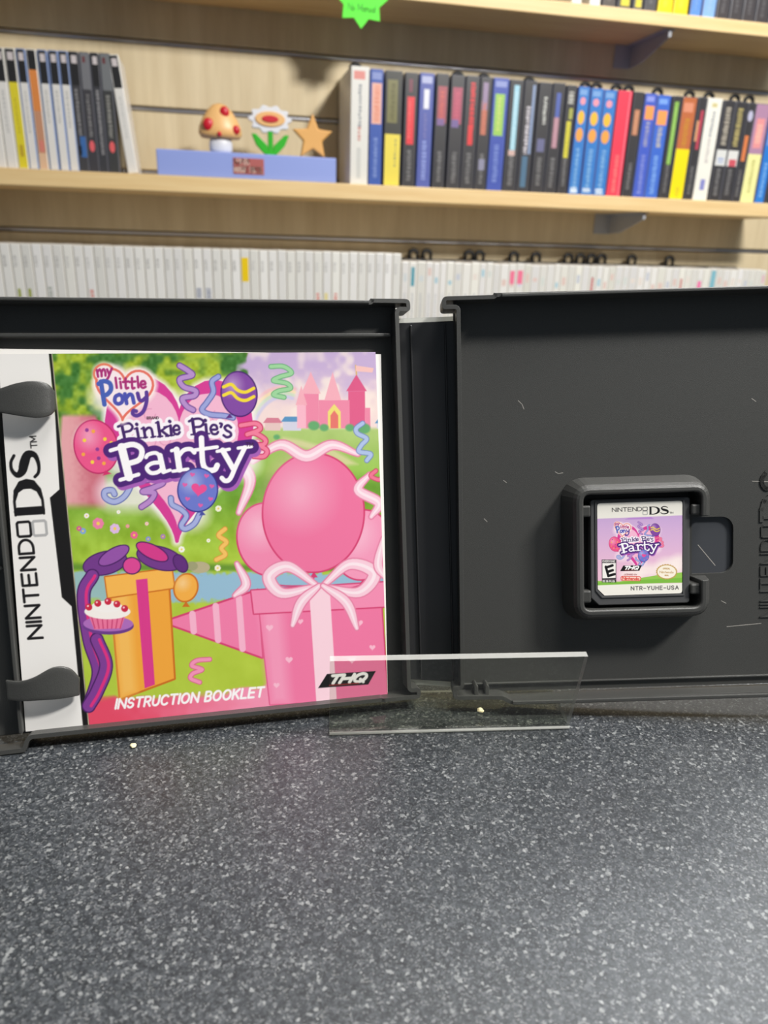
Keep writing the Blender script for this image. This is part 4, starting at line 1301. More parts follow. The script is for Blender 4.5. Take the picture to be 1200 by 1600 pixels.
# clips arching over the booklet
def clip(outline):
    bm = bmesh.new()
    up_ = catmull(outline[0], 5)
    lo_ = catmull(outline[1], 5)
    k = len(up_)
    lo_ = [tuple(np.array(lo_[0]) * 0 + np.array([np.interp(i / (k - 1), np.linspace(0, 1, len(lo_)), [p[c] for p in lo_]) for c in (0, 1)])) for i in range(k)]
    nrows = 7
    top, bot = [], []
    for j in range(nrows):
        v = j / (nrows - 1)
        tr, br = [], []
        for i in range(k):
            s = i / (k - 1)
            p = np.array(up_[i]) * (1 - v) + np.array(lo_[i]) * v
            h = 1.2 + 3.2 * math.sin(math.pi * min(1, 0.12 + 0.80 * s)) ** 1.2
            tr.append(bm.verts.new((p[0] * mm, p[1] * mm, (h + 1.1) * mm)))
            br.append(bm.verts.new((p[0] * mm, p[1] * mm, h * mm)))
        top.append(tr); bot.append(br)
    for g, rev in ((top, False), (bot, True)):
        for j in range(nrows - 1):
            for i in range(k - 1):
                q = (g[j][i], g[j][i + 1], g[j + 1][i + 1], g[j + 1][i])
                bm.faces.new(q[::-1] if rev else q)
    for i in range(k - 1):
        bm.faces.new((top[0][i], bot[0][i], bot[0][i + 1], top[0][i + 1]))
        bm.faces.new((top[-1][i], top[-1][i + 1], bot[-1][i + 1], bot[-1][i]))
    for j in range(nrows - 1):
        bm.faces.new((top[j][0], top[j + 1][0], bot[j + 1][0], bot[j][0]))
        bm.faces.new((top[j][-1], bot[j][-1], bot[j + 1][-1], top[j + 1][-1]))
    return bm


sh = np.array([0.2, -0.5])
part('booklet_clip', clip(([(-123, 106.4), (-117.5, 107.2), (-112, 108.8), (-107.3, 109.5), (-103.4, 108.8), (-101.5, 106.4)], [(-123, 101.0), (-117.0, 100.2), (-111, 99.0), (-106.5, 98.4), (-103.2, 99.1), (-101.6, 101.0)])), plastic, ML4, bevel=0.0003, smooth=True)
part('booklet_clip', clip(([(-121.5, 18.0), (-117.0, 17.6), (-112.8, 18.6), (-107, 21.2), (-102.6, 20.2), (-100.0, 16.4)], [(-121.5, 11.6), (-117.0, 11.2), (-112, 11.2), (-107, 11.0), (-103, 10.9), (-100.4, 10.8)])), plastic, ML4, bevel=0.0003, smooth=True)

# --- spine between the halves
bm = bmesh.new()
Linv, Rm = ML4, MR4
pl = lambda x, y, n: ML4 @ Vector((x * mm, y * mm, n * mm))
pr_ = lambda x, y, n: MR4 @ Vector((x * mm, y * mm, n * mm))


def spine_box(l0, l1, fr, to, n_l, n_r, th, ylo, yhi):
    """a slab spanning part of the gap between the halves: fr..to are fractions across it"""
    pts = []
    for (yl, yr) in ((ylo, ylo - 50.0), (yhi, yhi - 48.3)):
        a, b = pl(l0, yl, n_l), pr_(l1, yr, n_r)
        nn = (ML.col[2] + MR.col[2]).normalized()
        for s in (fr, to):
            p = a.lerp(b, s)
            pts.append((p, p - nn * th * mm))
    return pts


def add_spine(bm, *a):
    P = spine_box(*a)
    vs = [[bm.verts.new(p) for p in q] for q in P]
    (a0, a1), (b0, b1), (c0_, c1), (d0, d1) = vs
    for q in ((a0, b0, d0, c0_), (a1, c1, d1, b1), (a0, a1, b1, b0), (c0_, d0, d1, c1), (a0, c0_, c1, a1), (b0, b1, d1, d0)):
        bm.faces.new(q)


add_spine(bm, 7.2, -59.5, 0.0, 1.0, -3.6, -7.6, 1.2, 3.6, 128.6)
add_spine(bm, 7.2, -59.5, 0.25, 0.28, -2.6, -6.6, 1.2, 4.0, 127.6)
add_spine(bm, 7.2, -59.5, 0.78, 0.81, -2.6, -6.6, 1.2, 4.0, 127.6)
o = obj('spine', bm, plastic_s, case, bevel=0.0003)
sleeve = acrylic_mat('clear_cover_sleeve', 0.45)
for nm, y0, y1 in (('sleeve_edge', 128.4, 130.2), ('sleeve_edge', 1.6, 3.8)):
    bm = bmesh.new()
    add_spine(bm, 7.8, -60.5, 0.0, 1.0, -4.4, -8.4, 0.5, y0, y1)
    obj(nm, bm, sleeve, case)

# --- right half (mm from the cartridge's middle)
RP = -7.0
notch = [(20.5, 10.4), (31.5, 10.1), (34.0, 8.6), (35.0, 5.4), (35.0, -5.6), (33.8, -8.4), (31.0, -9.7), (20.5, -9.6)]
notch = [(20.5, 10.3)] + arc(30.8, 6.1, 4.2, 4.2, 90, 0, 6) + arc(30.8, -5.4, 4.2, 4.2, 0, -90, 6) + [(20.5, -9.6)]
outer = [(-61.2, -49.6), (61.0, -49.6), (61.0, 87.2), (-61.2, 87.2)]
bm = holed_plate(M2(outer), [M2(notch)], (RP - 1.2) * mm, RP * mm)
tray = part('tray_panel', bm, plastic, MR4, bevel=0.0)
bm = bmesh.new()
bx(bm, 19 * mm, 36.5 * mm, -11.2 * mm, 12 * mm, (RP - 2.4) * mm, (RP - 1.25) * mm)
part('finger_recess', bm, mat('recess_plastic', (62, 64, 68), 0.3), MR4)
bm = bmesh.new()
path = fillet([(62, 87.2), (-48.4, 87.6), (-48.4, 87.0), (-65.6, 87.0), (-65.6, 82.8), (-60.8, 82.8), (-62.2, -45.2), (-64.9, -45.2), (-64.9, -50.0), (-48.0, -50.3), (-45.0, -52.2), (62, -51.6)], [0, .3, .3, 2.2, 1.2, .8, .8, 1.2, 2.2, 1.2, 1.2, 0], 4)
sweep(bm, M2(path), [(0, (RP - 1.2) * mm), (0, 0), (1.35 * mm, 0), (1.35 * mm, (RP - 1.2) * mm)])
part('tray_rim', bm, plastic, MR4, bevel=0.00025)
bm = bmesh.new()
bx(bm, -46 * mm, 62 * mm, 85.9 * mm, 87.1 * mm, -0.1 * mm, 1.6 * mm)
part('tray_rim', bm, plastic, MR4)
bm = bmesh.new()
bx(bm, -44.5 * mm, 62 * mm, -52.0 * mm, -50.6 * mm, -0.6 * mm, 1.2 * mm)
part('tray_rim', bm, plastic, MR4)
bm = bmesh.new()
bx(bm, 60.4 * mm, 61.8 * mm, -51.5 * mm, 87 * mm, (RP - 1.2) * mm, 0)
part('tray_rim', bm, plastic, MR4)
# low wall along the foot of the tray, and the two locking tabs
bm = bmesh.new()
bx(bm, -60.6 * mm, 60.8 * mm, -47.0 * mm, -46.2 * mm, RP * mm, (RP + 1.0) * mm)
part('tray_ledge', bm, plastic, MR4)
for x0 in (-57.4, -53.6):
    bm = bmesh.new()
    prism(bm, M2([(x0, -50.3), (x0 + 1.5, -50.3), (x0 + 1.5, -46.0), (x0 + 0.7, -45.0), (x0, -46.0)]), RP * mm, -1.2 * mm)
    part('locking_tab', bm, plastic, MR4)

# cartridge holder
bm = bmesh.new()
T0, T1 = RP, 2.6
hp = fillet([(20.7, 11.6), (20.7, 20.8), (-20.7, 20.8), (-20.7, -20.3), (20.7, -20.3), (20.7, -10.2)], [0, 3.4, 3.4, 3.4, 3.4, 0], 6)
# walking anticlockwise: the left of the path is inside
sweep(bm, M2(hp), [(-4.6 * mm, T0 * mm), (-2.4 * mm, (T1 - 1.6) * mm), (-1.5 * mm, (T1 - 0.4) * mm), (-0.6 * mm, T1 * mm), (0.5 * mm, T1 * mm), (0.9 * mm, (T1 - 0.4) * mm), (0.9 * mm, T0 * mm)])
part('cartridge_holder', bm, plastic, MR4, bevel=0.0003)
for x0, x1, y0, y1 in ((16.9, 21.4, 12.0, 15.6), (16.7, 21.2, -15.2, -11.6), (-20.6, -17.0, 12.2, 16.2), (-20.6, -17.0, -17.2, -12.9)):
    bm = bmesh.new()
    bx(bm, x0 * mm, x1 * mm, y0 * mm, y1 * mm, RP * mm, (1.3 if x0 > 0 else 0.9) * mm)
    part('holder_clip', bm, plastic, MR4, bevel=0.0006)

# raised wordmark on the tray, reading upwards
bm = bmesh.new()
hgt = 4.35
for pts, r, c in console_logo():
    if c == 'g':
        continue
    r = max(r) if isinstance(r, (list, np.ndarray)) else r
    q = [(44.6 + b * hgt, -25.6 + a * hgt * 0.92) for a, b in pts]
    flat_strokes(bm, [M2(q)], max(0.12, r * hgt * 0.5) * mm, RP * mm, (RP + 0.35) * mm, lambda x, y, n: (x, y, n))
part('moulded_wordmark', bm, plastic, MR4, parent=tray, bevel=0)
# scuffs
bm = bmesh.new()
for pts in ([(-39.5, 52.5), (-38.2, 51.2), (-37.6, 49.6)], [(-27.0, 27.6), (-26.0, 27.0), (-24.4, 27.2)], [(41.0, 50.8), (42.4, 49.8)], [(33.0, -28.8), (45, -28.0)], [(-52, 12), (-51, 11)], [(41.5, 22.3), (46.8, 22.0)], [(31.0, -19.5), (32.6, -20.4)], [(-8, 15), (-7.4, 14.4)], [(-45, 25.2), (-44, 24.4)]):
    flat_strokes(bm, [M2(pts)], 0.11 * mm, RP * mm, (RP + 0.02) * mm, lambda x, y, n: (x, y, n))
flat_strokes(bm, [M2([(23.2, 0.4), (29.2, -7.0)])], 0.13 * mm, (RP - 1.25) * mm, (RP - 1.22) * mm, lambda x, y, n: (x, y, n))
part('scuff_marks', bm, mat('scuffed_plastic', (150, 146, 140), 0.6), MR4, parent=tray, bevel=0)

# ------------------------------------------------------------------ cartridge
gcart = bpy.data.objects.new('game_cartridge', None)
COL.objects.link(gcart)
tag(gcart, 'small dark grey game cartridge with a pink label, in the holder of the open case', 'game cartridge')
gcart.matrix_world = Matrix.Translation((0, 0, Z0)) @ frame(MR, TR, Vector((0, 0, 0)))
cart_m = mat('charcoal_cartridge', (76, 76, 77), 0.4, var=0.06, vscale=3000, bump=0.2, bscale=5000)
bm = bmesh.new()
shell = rrect(-16.9, 16.9, -18.3, 18.0, 1.0, 3)
shell = [p for p in shell if not (p[0] < -13 and p[1] < -15)]
i0 = [i for i, p in enumerate(shell) if p[0] < 0 and p[1] > 10][-1]
shell = shell[:i0 + 1] + [(-16.9, -15.6), (-14.2, -18.3)] + shell[i0 + 1:]
prism(bm, M2(shell), -3.9 * mm, 0.0)
so = obj('shell', bm, cart_m, gcart, bevel=0.0003)
# frame raised round the label, side grip strip
bm = bmesh.new()
lab_out = [(14.35, -11.2), (14.35, 16.9), (-14.75, 16.9), (-14.75, -12.9), (-12.9, -15.1), (14.35, -15.1)]
sweep(bm, M2(lab_out), [(-0.75 * mm, -0.1 * mm), (-0.6 * mm, 0.28 * mm), (-0.1 * mm, 0.28 * mm), (0.0, -0.1 * mm)], closed=True)
obj('label_frame', bm, cart_m, gcart, bevel=0)
cl = Sheet(0.0289, 0.0317, 0.00009, [(92, 112), (920, 96), (908, 972), (90, 1012)], (240, 236, 226))
# label drawing in its own units
cl.c[:] = (242, 238, 228)
ymask = lambda y0: np.clip((cl.Y - y0) / 3, 0, 1)
m_ = ymask(262 - 0.035 * (cl.X - 90)) * (1 - ymask(900 - 0.03 * (cl.X - 90)))
g = np.clip((cl.Y - 260) / 520, 0, 1)[..., None]
sky = np.array((206, 172, 218)) * (1 - g) + np.array((238, 190, 212)) * g
cl.c += (sky - cl.c) * m_[..., None]
for cx, cy, rx, ry in ((600, 760, 150, 60), (780, 720, 120, 80), (880, 690, 80, 80), (430, 800, 120, 60)):
    cl.ell(cx, cy, rx, ry, (252, 238, 232), 0, 0.8, 70)
cl.poly([(84, 868), (300, 872), (520, 832), (700, 800), (930, 772), (930, 872), (520, 888), (84, 912)], (150, 200, 84))
cl.poly([(84, 884), (300, 880), (540, 850), (740, 836), (930, 826), (930, 870), (520, 886), (84, 908)], (128, 188, 70))
cl.poly([(360, 272), (400, 258), (620, 250), (650, 268)], (190, 140, 214))
title_art(cl, lambda x, y: (494 + (x - 283) * 1.76, 466 + (y - 672) * 1.66), 1.7, (250, 226, 236))


def draw_logo(S, O, e1, e2, k, black=(22, 20, 22), grey=(150, 150, 152)):
    for pts, r, c in console_logo():
        P_ = [(O[0] + e1[0] * a + e2[0] * b, O[1] + e1[1] * a + e2[1] * b) for a, b in pts]
        S.line(P_, (np.array(r) * k) if isinstance(r, (list, np.ndarray)) else r * k, black if c == 'k' else grey)


draw_logo(cl, (240, 160), (42.5, -1.0), (0, 36), 38)
# age rating box
cl.poly([(132, 660), (276, 660), (273, 850), (132, 855)], (40, 38, 40))
cl.poly([(138, 694), (270, 692), (268, 836), (138, 842)], (246, 242, 236))
for s, O, wd2, hh, r, c in (('EVERYONE', (142, 668), 120, 16, 2.4, (236, 232, 228)),):
    ll, w_ = letters(s, O, (1, 0), (0, hh), 0.24)
    cl.strokes([[(O[0] + (x - O[0]) * wd2 / w_, y) for x, y in l] for l in ll], r, c)
cl.strokes([[(172, 730), (196, 820)], [(172, 738), (238, 716)], [(186, 780), (240, 762)], [(196, 818), (258, 800)]], 12, (22, 20, 22))
ll, w_ = letters('ESRB', (142, 862), (1, 0), (0, 14), 0.35)
cl.poly([(132, 856), (273, 852), (273, 880), (132, 882)], (40, 38, 40))
cl.strokes([[(142 + (x - 142) * 116 / w_, y) for x, y in l] for l in ll], 2.6, (236, 232, 228))


def thq(S, q, k):
    """black slanted plate with three white slanted capitals; q = corners TL TR BR BL"""
    S.poly(q, (24, 22, 24))
    o, e1, e2 = np.array(q[3], float), np.array(q[2], float) - q[3], np.array(q[0], float) - q[3]
    at = lambda a, b: tuple(o + e1 * a + e2 * b)
    L = []
    for ch, a0, w_ in (('T', 0.14, 0.22), ('H', 0.38, 0.2), ('Q', 0.64, 0.22)):
        gw, pl_ = GL[ch]
        for p in pl_:
            L.append([at(a0 + x / gw * w_, 0.84 - y * 0.58) for x, y in p])
    S.strokes(L, k, (250, 248, 246))
    S.line([at(0.2, 0.14), at(0.78, 0.14)], k * 0.35, (150, 40, 40))


thq(cl, [(345, 716), (524, 712), (500, 764), (313, 770)], 6)
ll, w_ = letters('LICENSED BY', (352, 796), (1, 0), (0, 12), 0.25)
cl.strokes([[(352 + (x - 352) * 124 / w_, y) for x, y in l] for l in ll], 1.6, (160, 90, 90))
cl.poly(rrect(316, 516, 816, 864, 22, 6), (226, 70, 60))
cl.poly(rrect(322, 510, 822, 858, 18, 6), (250, 214, 200))
ll, w_ = letters('Nintendo', (336, 826), (1, 0), (0, 26), 0.2)
cl.strokes([[(336 + (x - 336) * 160 / w_, y) for x, y in l] for l in ll], 3.4, (222, 66, 56))
# gold seal
star = [((104 if i % 2 else 96) * math.cos(i * math.pi / 24) + 762, (75 if i % 2 else 69) * math.sin(i * math.pi / 24) + 772) for i in range(48)]
cl.poly(star, (196, 160, 90))
cl.ell(762, 772, 88, 62, (250, 240, 222))
for s, O, wd2, hh in (('OFFICIAL', (728, 736), 66, 11), ('Nintendo', (696, 764), 130, 20), ('SEAL', (744, 800), 36, 10)):
    ll, w_ = letters(s, O, (1, 0), (0, hh), 0.25)
    cl.strokes([[(O[0] + (x - O[0]) * wd2 / w_, y) for x, y in l] for l in ll], 1.9, (190, 150, 90))
ll, w_ = letters('NTR-YUHE-USA', (418, 918), (1, 0), (0, 34), 0.42)
cl.strokes([[(418 + (x - 418) * 454 / w_, y - (x - 418) * 454 / w_ * 0.036) for x, y in l] for l in ll], 3.6, (70, 66, 68))


def lab_cut(u, v):
    u, v = u / mm, v / mm
    r = 0.9
    k = np.ones(u.shape, bool)
    for cx, cy in ((r, r), (28.9 - r, r), (28.9 - r, 31.7 - r)):
        k &= ~((np.abs(u - cx) <= r) & (np.abs(v - cy) <= r) & (np.sign(u - cx) == np.sign(cx - 14.4)) & (np.sign(v - cy) == np.sign(cy - 15.8)) & (np.hypot(u - cx, v - cy) > r))
    k &= (u + (31.7 - v)) > 2.2
    return k


lb = cl.bake('label', print_mat('glossy_label', 0.3), gcart, -14.6 * mm, 16.8 * mm, 0.12 * mm, lab_cut)

# ------------------------------------------------------------------ instruction booklet
book = bpy.data.objects.new('instruction_booklet', None)
COL.objects.link(book)
tag(book, 'instruction booklet with a pink and green party cover, clipped in the open case', 'booklet')
book.matrix_world = Matrix.Translation((0, 0, Z0)) @ frame(ML, TL, Vector((0, 0, 0)))
paper = mat('white_booklet_paper', (238, 234, 228), 0.6)
bm = bmesh.new()
prism(bm, M2([(-117.6, 0.2), (0.1, 0.4), (1.9, 117.6), (-117.6, 119.9)]), -2.6 * mm, -0.15 * mm)
obj('pages', bm, paper, book, bevel=0)

bk = Sheet(0.1176, 0.1183, 0.0002, [(0, 553.5), (589, 549), (603, 1083), (37, 1145)], (240, 238, 234))
X, Y = bk.X, bk.Y
n1, n2, n3 = bk.noise(26, 1), bk.noise(11, 2), bk.noise(5, 3)
nn = (0.55 * n1 + 0.3 * n2 + 0.15 * n3)[..., None]
xs = 79 + (Y - 553) * 0.0878                          # left edge of the picture
mix = lambda a, b, t: np.array(a, float) * (1 - t) + np.array(b, float) * t
sm = lambda v, a, b: (lambda t: t * t * (3 - 2 * t))(np.clip((v - a) / (b - a), 0, 1))[..., None]
# meadow, brightening downwards
meadow = mix((86, 146, 52), (166, 200, 62), sm(Y, 690, 880)) + (nn - 0.5) * 46
meadow = mix(meadow, (186, 206, 66), sm(Y + 0.25 * X, 900, 1050) * 0.7)
# sky over the right half
sky = mix((200, 176, 216), (246, 222, 218), sm(Y + (nn[..., 0] - 0.5) * 50, 560, 640))
cloud = sm(n1 * 0.6 + n2 * 0.4, 0.45, 0.75)
sky = mix(sky, (250, 236, 226), cloud * 0.7)
field = mix((178, 206, 120), (148, 196, 74), sm(Y, 668, 760)) + (nn - 0.5) * 18
horizon = 676 + 14 * np.sin(X / 46.0) * 0.3
right = mix(sky, field, sm(Y, 664, 672))
# trees at the top left
tree = mix((64, 120, 48), (168, 190, 52), sm(0.6 * n1 + 0.4 * n2, 0.32, 0.72)) + (n3[..., None] - 0.5) * 30
left = mix(tree, meadow, sm(Y + (n2 - 0.5) * 22, 640, 668))
pic = mix(left, right, sm(X + (n2 - 0.5) * 36 - np.clip(700 - Y, -200, 200) * 0.02, 372, 388))
low_m = mix(pic, meadow, sm(Y - 0.0 * X + (X < 400) * 0 + (n2 - 0.5) * 14, 742, 764))
pic = np.where((X > 380)[..., None], mix(pic, meadow, sm(Y, 730, 770)), low_m)
# pink trunk on the left
tr = np.clip(1 - np.abs((X - (126 + (Y - 650) * 0.05)) / (30 + 10 * np.sin((Y - 650) / 60))), 0, 1)
pic = mix(pic, mix((232, 168, 172), (206, 112, 128), sm(X + n3 * 10, 110, 160)), (np.clip(tr * 5, 0, 1)[..., None] * sm(Y, 644, 654) * (1 - sm(Y, 782, 800))))
# stream
st_ = 902 + 10 * np.sin((X - 100) / 70)
pic = mix(pic, (150, 190, 222), (sm(Y + (n3 - 0.5) * 8, 890, 898) * (1 - sm(Y + (n3 - 0.5) * 8, 934, 944))) * sm(X, 80, 100) * (0.95 * (1 - (X < 250) * 0.15))[..., None])
pic = mix(pic, (88, 138, 46), (sm(Y, 876, 886) * (1 - sm(Y, 888, 894)))*0.8)
# pink ground along the foot
gl = 1096 - 0.045 * (X - 130) - np.clip(X - 330, 0, 200) * 0.14
pic = mix(pic, mix((232, 76, 104), (246, 150, 182), sm(X + (n2 - 0.5) * 40, 160, 420)), sm(Y + (n2 - 0.5) * 8, gl - 6, gl + 2))
bk.c = mix((241, 239, 235), pic, sm(X - xs, 0.2, 1.4))
# white spine with a soft grey edge and the black divider
edge = [(78, 552), (84, 552), (97, 700), (112, 760), (104, 764), (94, 780), (99, 850), (134, 1140), (127, 1140), (97, 905), (113, 895), (93, 790), (92, 770), (85, 650)]
bk.poly([(79.5, 550), (84.5, 550), (137, 1140), (127, 1140), (111, 948), (96, 934), (79, 778), (94, 765), (88, 640)], (22, 20, 20))
bk.line([(84.5, 552), (136, 1138)], 0.7, (196, 186, 160))
O, e1, e2 = (42.5, 999), (-0.0915 * 22.7, -0.996 * 22.7), (22.5, -1.6)
draw_logo(bk, O, e1, e2, 26, (22, 20, 22), (176, 176, 176))

# rainbow, houses and a plain block castle
for i, c in enumerate(((246, 190, 190), (250, 226, 170), (200, 226, 190), (200, 200, 234))):
    bk.line(arc(446, 690, 66 - i * 5, 86 - i * 5, 200, 285, 12), 2.6, c, 0.75, 3)
for x0, x1, y0, y1, c, rf in ((416, 440, 660, 672, (232, 200, 196), (216, 130, 150)), (444, 472, 658, 672, (214, 214, 230), (92, 150, 196)), (590, 598, 660, 668, (214, 214, 230), (92, 150, 196))):
    bk.poly([(x0, y0), (x1, y0), (x1, y1), (x0, y1)], c)
    bk.poly([(x0 - 3, y0), (x0 + 3, y0 - 8), (x1 - 3, y0 - 8), (x1 + 3, y0)], rf)
pk1, pk2, pk3 = (240, 140, 170), (226, 96, 140), (250, 186, 204)
for x0, x1, y0, c in ((476, 500, 614, pk1), (546, 572, 610, pk2), (500, 548, 624, pk1), (466, 480, 632, pk3), (572, 580, 636, pk1)):
    bk.poly([(x0, y0), (x1, y0), (x1, 668), (x0, 668)], c)
for cx, y0, w_, h_ in ((488, 614, 15, 34), (522, 624, 13, 44), (559, 610, 16, 26), (473, 632, 9, 30)):
    bk.poly([(cx - w_, y0), (cx, y0 - h_), (cx + w_, y0)], (246, 176, 190) if w_ < 16 else (222, 90, 136))
bk.poly([(514, 668), (514, 642), (524, 630), (534, 642), (534, 668)], (240, 224, 120))
bk.poly([(518, 668), (518, 648), (524, 640), (530, 648), (530, 668)], (232, 120, 110))
bk.line([(559, 584), (558, 570)], 1.0, (220, 180, 90)); bk.poly([(558, 570), (586, 574), (584, 581), (558, 579)], (246, 196, 190))
for cx, cy, rx in ((492, 664, 9), (508, 667, 7), (570, 668, 10), (548, 667, 7), (434, 682, 5)):
    bk.ell(cx, cy, rx, rx * 0.8, (104, 172, 112), 0, 1, 3)
# path
bk.poly([(444, 682), (470, 686), (520, 700), (560, 724), (540, 726), (490, 702), (440, 690)], (222, 214, 166), 0, 0.8, 6)
# flowers in the grass
rg = random.Random(5)
for cx, cy, r, c in ((154, 818, 9, (240, 130, 170)), (180, 826, 8, (226, 190, 230)), (210, 836, 6, (240, 100, 150)), (136, 806, 4, (250, 240, 240)), (200, 822, 3, (240, 150, 170)), (130, 830, 5, (130, 170, 220)), (124, 826, 4, (214, 90, 150)), (255, 838, 4, (176, 130, 190)), (232, 842, 4, (140, 150, 220)), (342, 794, 5, (246, 244, 220)), (284, 858, 5, (250, 248, 240)), (340, 887, 5, (250, 240, 220)), (326, 844, 3, (250, 250, 240)), (186, 800, 3, (250, 250, 250)), (230, 818, 3, (250, 200, 210))):
    for a in range(7):
        bk.ell(cx + r * 0.6 * math.cos(a * 0.9), cy + r * 0.6 * math.sin(a * 0.9), r * 0.42, r * 0.42, c)
    bk.ell(cx, cy, r * 0.3, r * 0.3, (246, 214, 90))
bk.ell(312, 886, 16, 9, (186, 176, 140)); bk.ell(300, 884, 9, 7, (160, 160, 120))


# party decorations filling the right and the lower left (plain balloons, boxes and streamers)
def balloon(cx, cy, rx, ry, c, e, rot=0):
    bk.ell(cx, cy, rx + 2.5, ry + 2.5, e, rot)
    lo, hi = np.array(c, float), np.minimum(255, np.array(c, float) * 0.55 + 255 * 0.45)
    bk.ell(cx, cy, rx, ry, c, rot)
    bk.ell(cx - rx * 0.28, cy - ry * 0.34, rx * 0.5, ry * 0.45, tuple(hi), rot, 0.75, rx * 0.8)
    bk.poly([(cx - 6, cy + ry + 9), (cx, cy + ry), (cx + 6, cy + ry + 9)], e)


def streamer(pts, r, c, e):
    q = catmull(pts, 8)
    k = len(q)
    rr = [r * (0.35 + 0.65 * math.sin(math.pi * (i + 0.5) / k)) for i in range(k)]
    bk.line(q, [v + 2 for v in rr], e)
    bk.line(q, rr, c)
    bk.line(q, [v * 0.3 for v in rr], (255, 244, 248), 0.7)


PK, PKE = (240, 118, 162), (214, 60, 112)
# party hat lying on its side, streamers out of its tip
bk.poly([(256, 972), (402, 922), (408, 1026)], PKE, 3); bk.poly([(256, 972), (402, 922), (408, 1026)], (244, 128, 172))
for a in (0.3, 0.55, 0.8):
    bk.line([(256 + a * 146, 972 - a * 50 + 2), (256 + a * 152, 972 + a * 54 - 2)], 5, (250, 182, 208))
bk.ell(256, 972, 9, 9, (250, 206, 222))
# pink present
bk.poly([(404, 946), (594, 934), (603, 1090), (420, 1100)], PKE, 2); bk.poly([(404, 946), (594, 934), (603, 1090), (420, 1100)], (242, 122, 166))
bk.poly([(404, 946), (440, 944), (452, 1100), (420, 1100)], (248, 158, 192), -1, 0.9, 20)
bk.poly([(392, 922), (600, 908), (602, 946), (396, 958)], PKE, 2); bk.poly([(392, 922), (600, 908), (602, 946), (396, 958)], (246, 144, 182))
bk.poly([(482, 914), (514, 912), (524, 1096), (492, 1098)], (252, 214, 226))
for cx, cy, r in ((420, 980, 6), (450, 1030, 6), (430, 1070, 5), (468, 970, 5), (560, 972, 6), (580, 1010, 5), (548, 1030, 6)):
    bk.poly(heart(cx, cy, r, r), (252, 190, 212))
balloon(566, 850, 44, 54, (246, 156, 190), PKE, 12)
balloon(418, 842, 46, 56, (244, 140, 178), PKE, -10)
balloon(490, 800, 78, 92, PK, PKE, 4)
for p in ([(490, 901), (486, 910), (496, 914)], [(418, 906), (440, 914), (490, 914)], [(566, 912), (540, 918), (500, 914)]):
    bk.line(catmull(p, 6), 1.2, (206, 70, 120))
for p, r in (([(492, 912), (450, 884), (420, 900), (440, 926), (490, 916)], 9), ([(506, 912), (546, 880), (584, 894), (560, 924), (508, 916)], 9), ([(498, 914), (470, 940), (456, 976)], 7), ([(504, 914), (540, 940), (556, 980)], 7),
             ([(396, 720), (440, 694), (480, 712), (520, 694), (560, 708)], 8), ([(374, 800), (392, 750), (376, 716), (404, 690)], 8), ([(578, 740), (560, 764), (592, 784), (580, 806)], 7), ([(370, 880), (384, 912), (366, 930)], 6), ([(598, 840), (590, 880), (600, 900)], 6)):
    streamer(p, r, (250, 206, 222), (232, 130, 166))
# amber present with a violet bow and a cake on a plate
AM, AME = (244, 168, 60), (206, 112, 30)
bk.poly([(172, 912), (262, 900), (270, 1060), (186, 1092)], AME, 3); bk.poly([(172, 912), (262, 900), (270, 1060), (186, 1092)], AM)
bk.poly([(172, 912), (200, 908), (212, 1082), (186, 1092)], (250, 196, 100), -1, 0.8, 14)
bk.poly([(164, 902), (268, 888), (272, 918), (168, 934)], AME, 2); bk.poly([(164, 902), (268, 888), (272, 918), (168, 934)], (250, 186, 84))
balloon(290, 918, 17, 21, (246, 176, 72), AME, 20)
bk.poly([(212, 906), (230, 904), (240, 1070), (224, 1076)], (220, 60, 140))
for cx, cy, rx, ry, rot, c in ((164, 880, 34, 17, -14, (116, 58, 140)), (250, 872, 36, 17, 14, (116, 58, 140)), (178, 868, 26, 10, -30, (150, 84, 170)), (238, 862, 26, 10, 26, (214, 60, 140)), (206, 884, 13, 12, 0, (222, 72, 150)), (282, 880, 14, 9, 60, (98, 46, 124))):
    bk.ell(cx, cy, rx + 1.8, ry + 1.8, (72, 30, 96), rot); bk.ell(cx, cy, rx, ry, c, rot)
for p in ([(144, 900), (130, 930), (138, 1000), (152, 1050), (140, 1096)], [(150, 1000), (164, 1040), (150, 1080), (136, 1104)]):
    q = catmull(p, 8)
    bk.line(q, 11, (72, 30, 96)); bk.line(q, 9, (128, 62, 150)); bk.line([(x + 4, y) for x, y in q], 2.4, (224, 50, 130))
bk.ell(168, 978, 40, 14, (110, 60, 140)); bk.ell(168, 975, 39, 12, (176, 110, 190))
bk.poly([(136, 958), (198, 954), (188, 982), (146, 984)], (238, 120, 160))
for i in range(7):
    bk.line([(141 + i * 8.6, 960), (147 + i * 6.6, 982)], 1.0, (206, 70, 120))
bk.ell(167, 956, 36, 12, (250, 244, 238)); bk.ell(166, 948, 24, 9, (250, 246, 242))
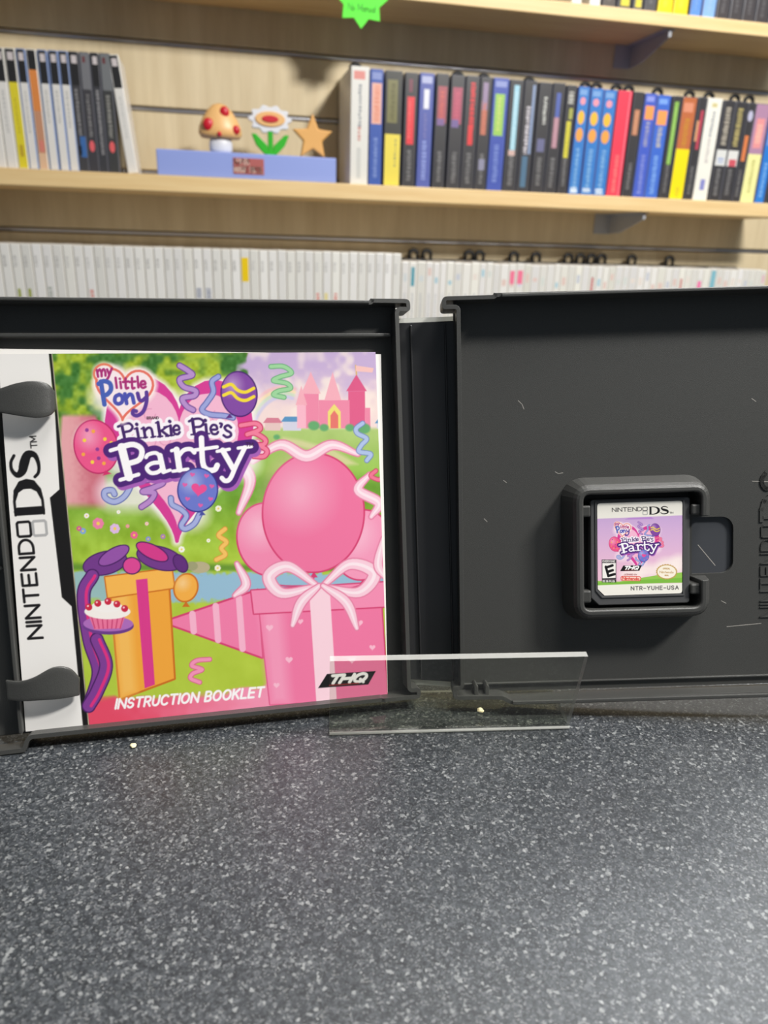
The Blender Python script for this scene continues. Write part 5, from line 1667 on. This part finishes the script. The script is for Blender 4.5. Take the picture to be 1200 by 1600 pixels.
for dx, dy in ((-28, -8), (-14, -14), (2, -17), (16, -13), (28, -6)):
    bk.ell(166 + dx, 957 + dy, 5.4, 5.4, (206, 40, 70)); bk.ell(164.6 + dx, 955.4 + dy, 1.6, 1.6, (250, 200, 210))
# loose curls
def curl(pts, r, c, e):
    q = catmull(pts, 7)
    bk.line(q, r + 1.2, e); bk.line(q, r, c)
curl([(426, 572), (446, 572), (458, 582), (440, 588), (430, 594), (450, 598), (456, 606), (438, 610), (430, 616), (446, 620)], 2.8, (160, 214, 160), (90, 170, 110))
curl([(568, 660), (558, 668), (560, 676), (574, 684), (566, 694), (562, 704), (580, 708), (574, 718)], 3.0, (176, 196, 232), (110, 130, 190))
curl([(352, 826), (342, 836), (354, 846), (346, 856), (352, 866), (338, 874)], 3.0, (246, 196, 100), (222, 150, 60))
curl([(326, 1030), (306, 1032), (298, 1040), (314, 1046), (300, 1052), (296, 1060), (310, 1066)], 2.8, (246, 150, 186), (220, 90, 140))
curl([(588, 734), (580, 742), (592, 748), (598, 744)], 2.6, (240, 120, 150), (206, 60, 100))
title_art(bk, lambda x, y: (x, y), 1.0)
for s, O, wd2, hh, r, c in (('TM', (386, 691), 11, 5, 0.7, (60, 30, 70)), ('BRAND', (232, 651), 18, 3.4, 0.5, (60, 40, 50))):
    ll, w_ = letters(s, O, (1, 0), (0, hh), 0.3)
    bk.strokes([[(O[0] + (x - O[0]) * wd2 / w_, y) for x, y in l] for l in ll], r, c)
# foot lettering, slanted bold capitals
s = 'INSTRUCTION BOOKLET'
ll, w_ = letters(s, (0, 0), (1, 0), (0, 1), 0.30, 1.0, 0.22)
L2 = []
for l in ll:
    L2.append([(178 + a / w_ * 230, 1093.5 - a / w_ * 230 * 0.088 + b * 14.5) for a, b in l])
bk.strokes(L2, 1.75, (255, 252, 252))
thq(bk, [(509, 1052), (585, 1047), (573, 1068), (495, 1074)], 2.5)
bk.c *= np.array((0.935, 0.93, 0.93))             # uncoated stock, a little off white
bk.bake('cover', print_mat('booklet_print', 0.38), book, -117.6 * mm, 118.3 * mm, 0.0)
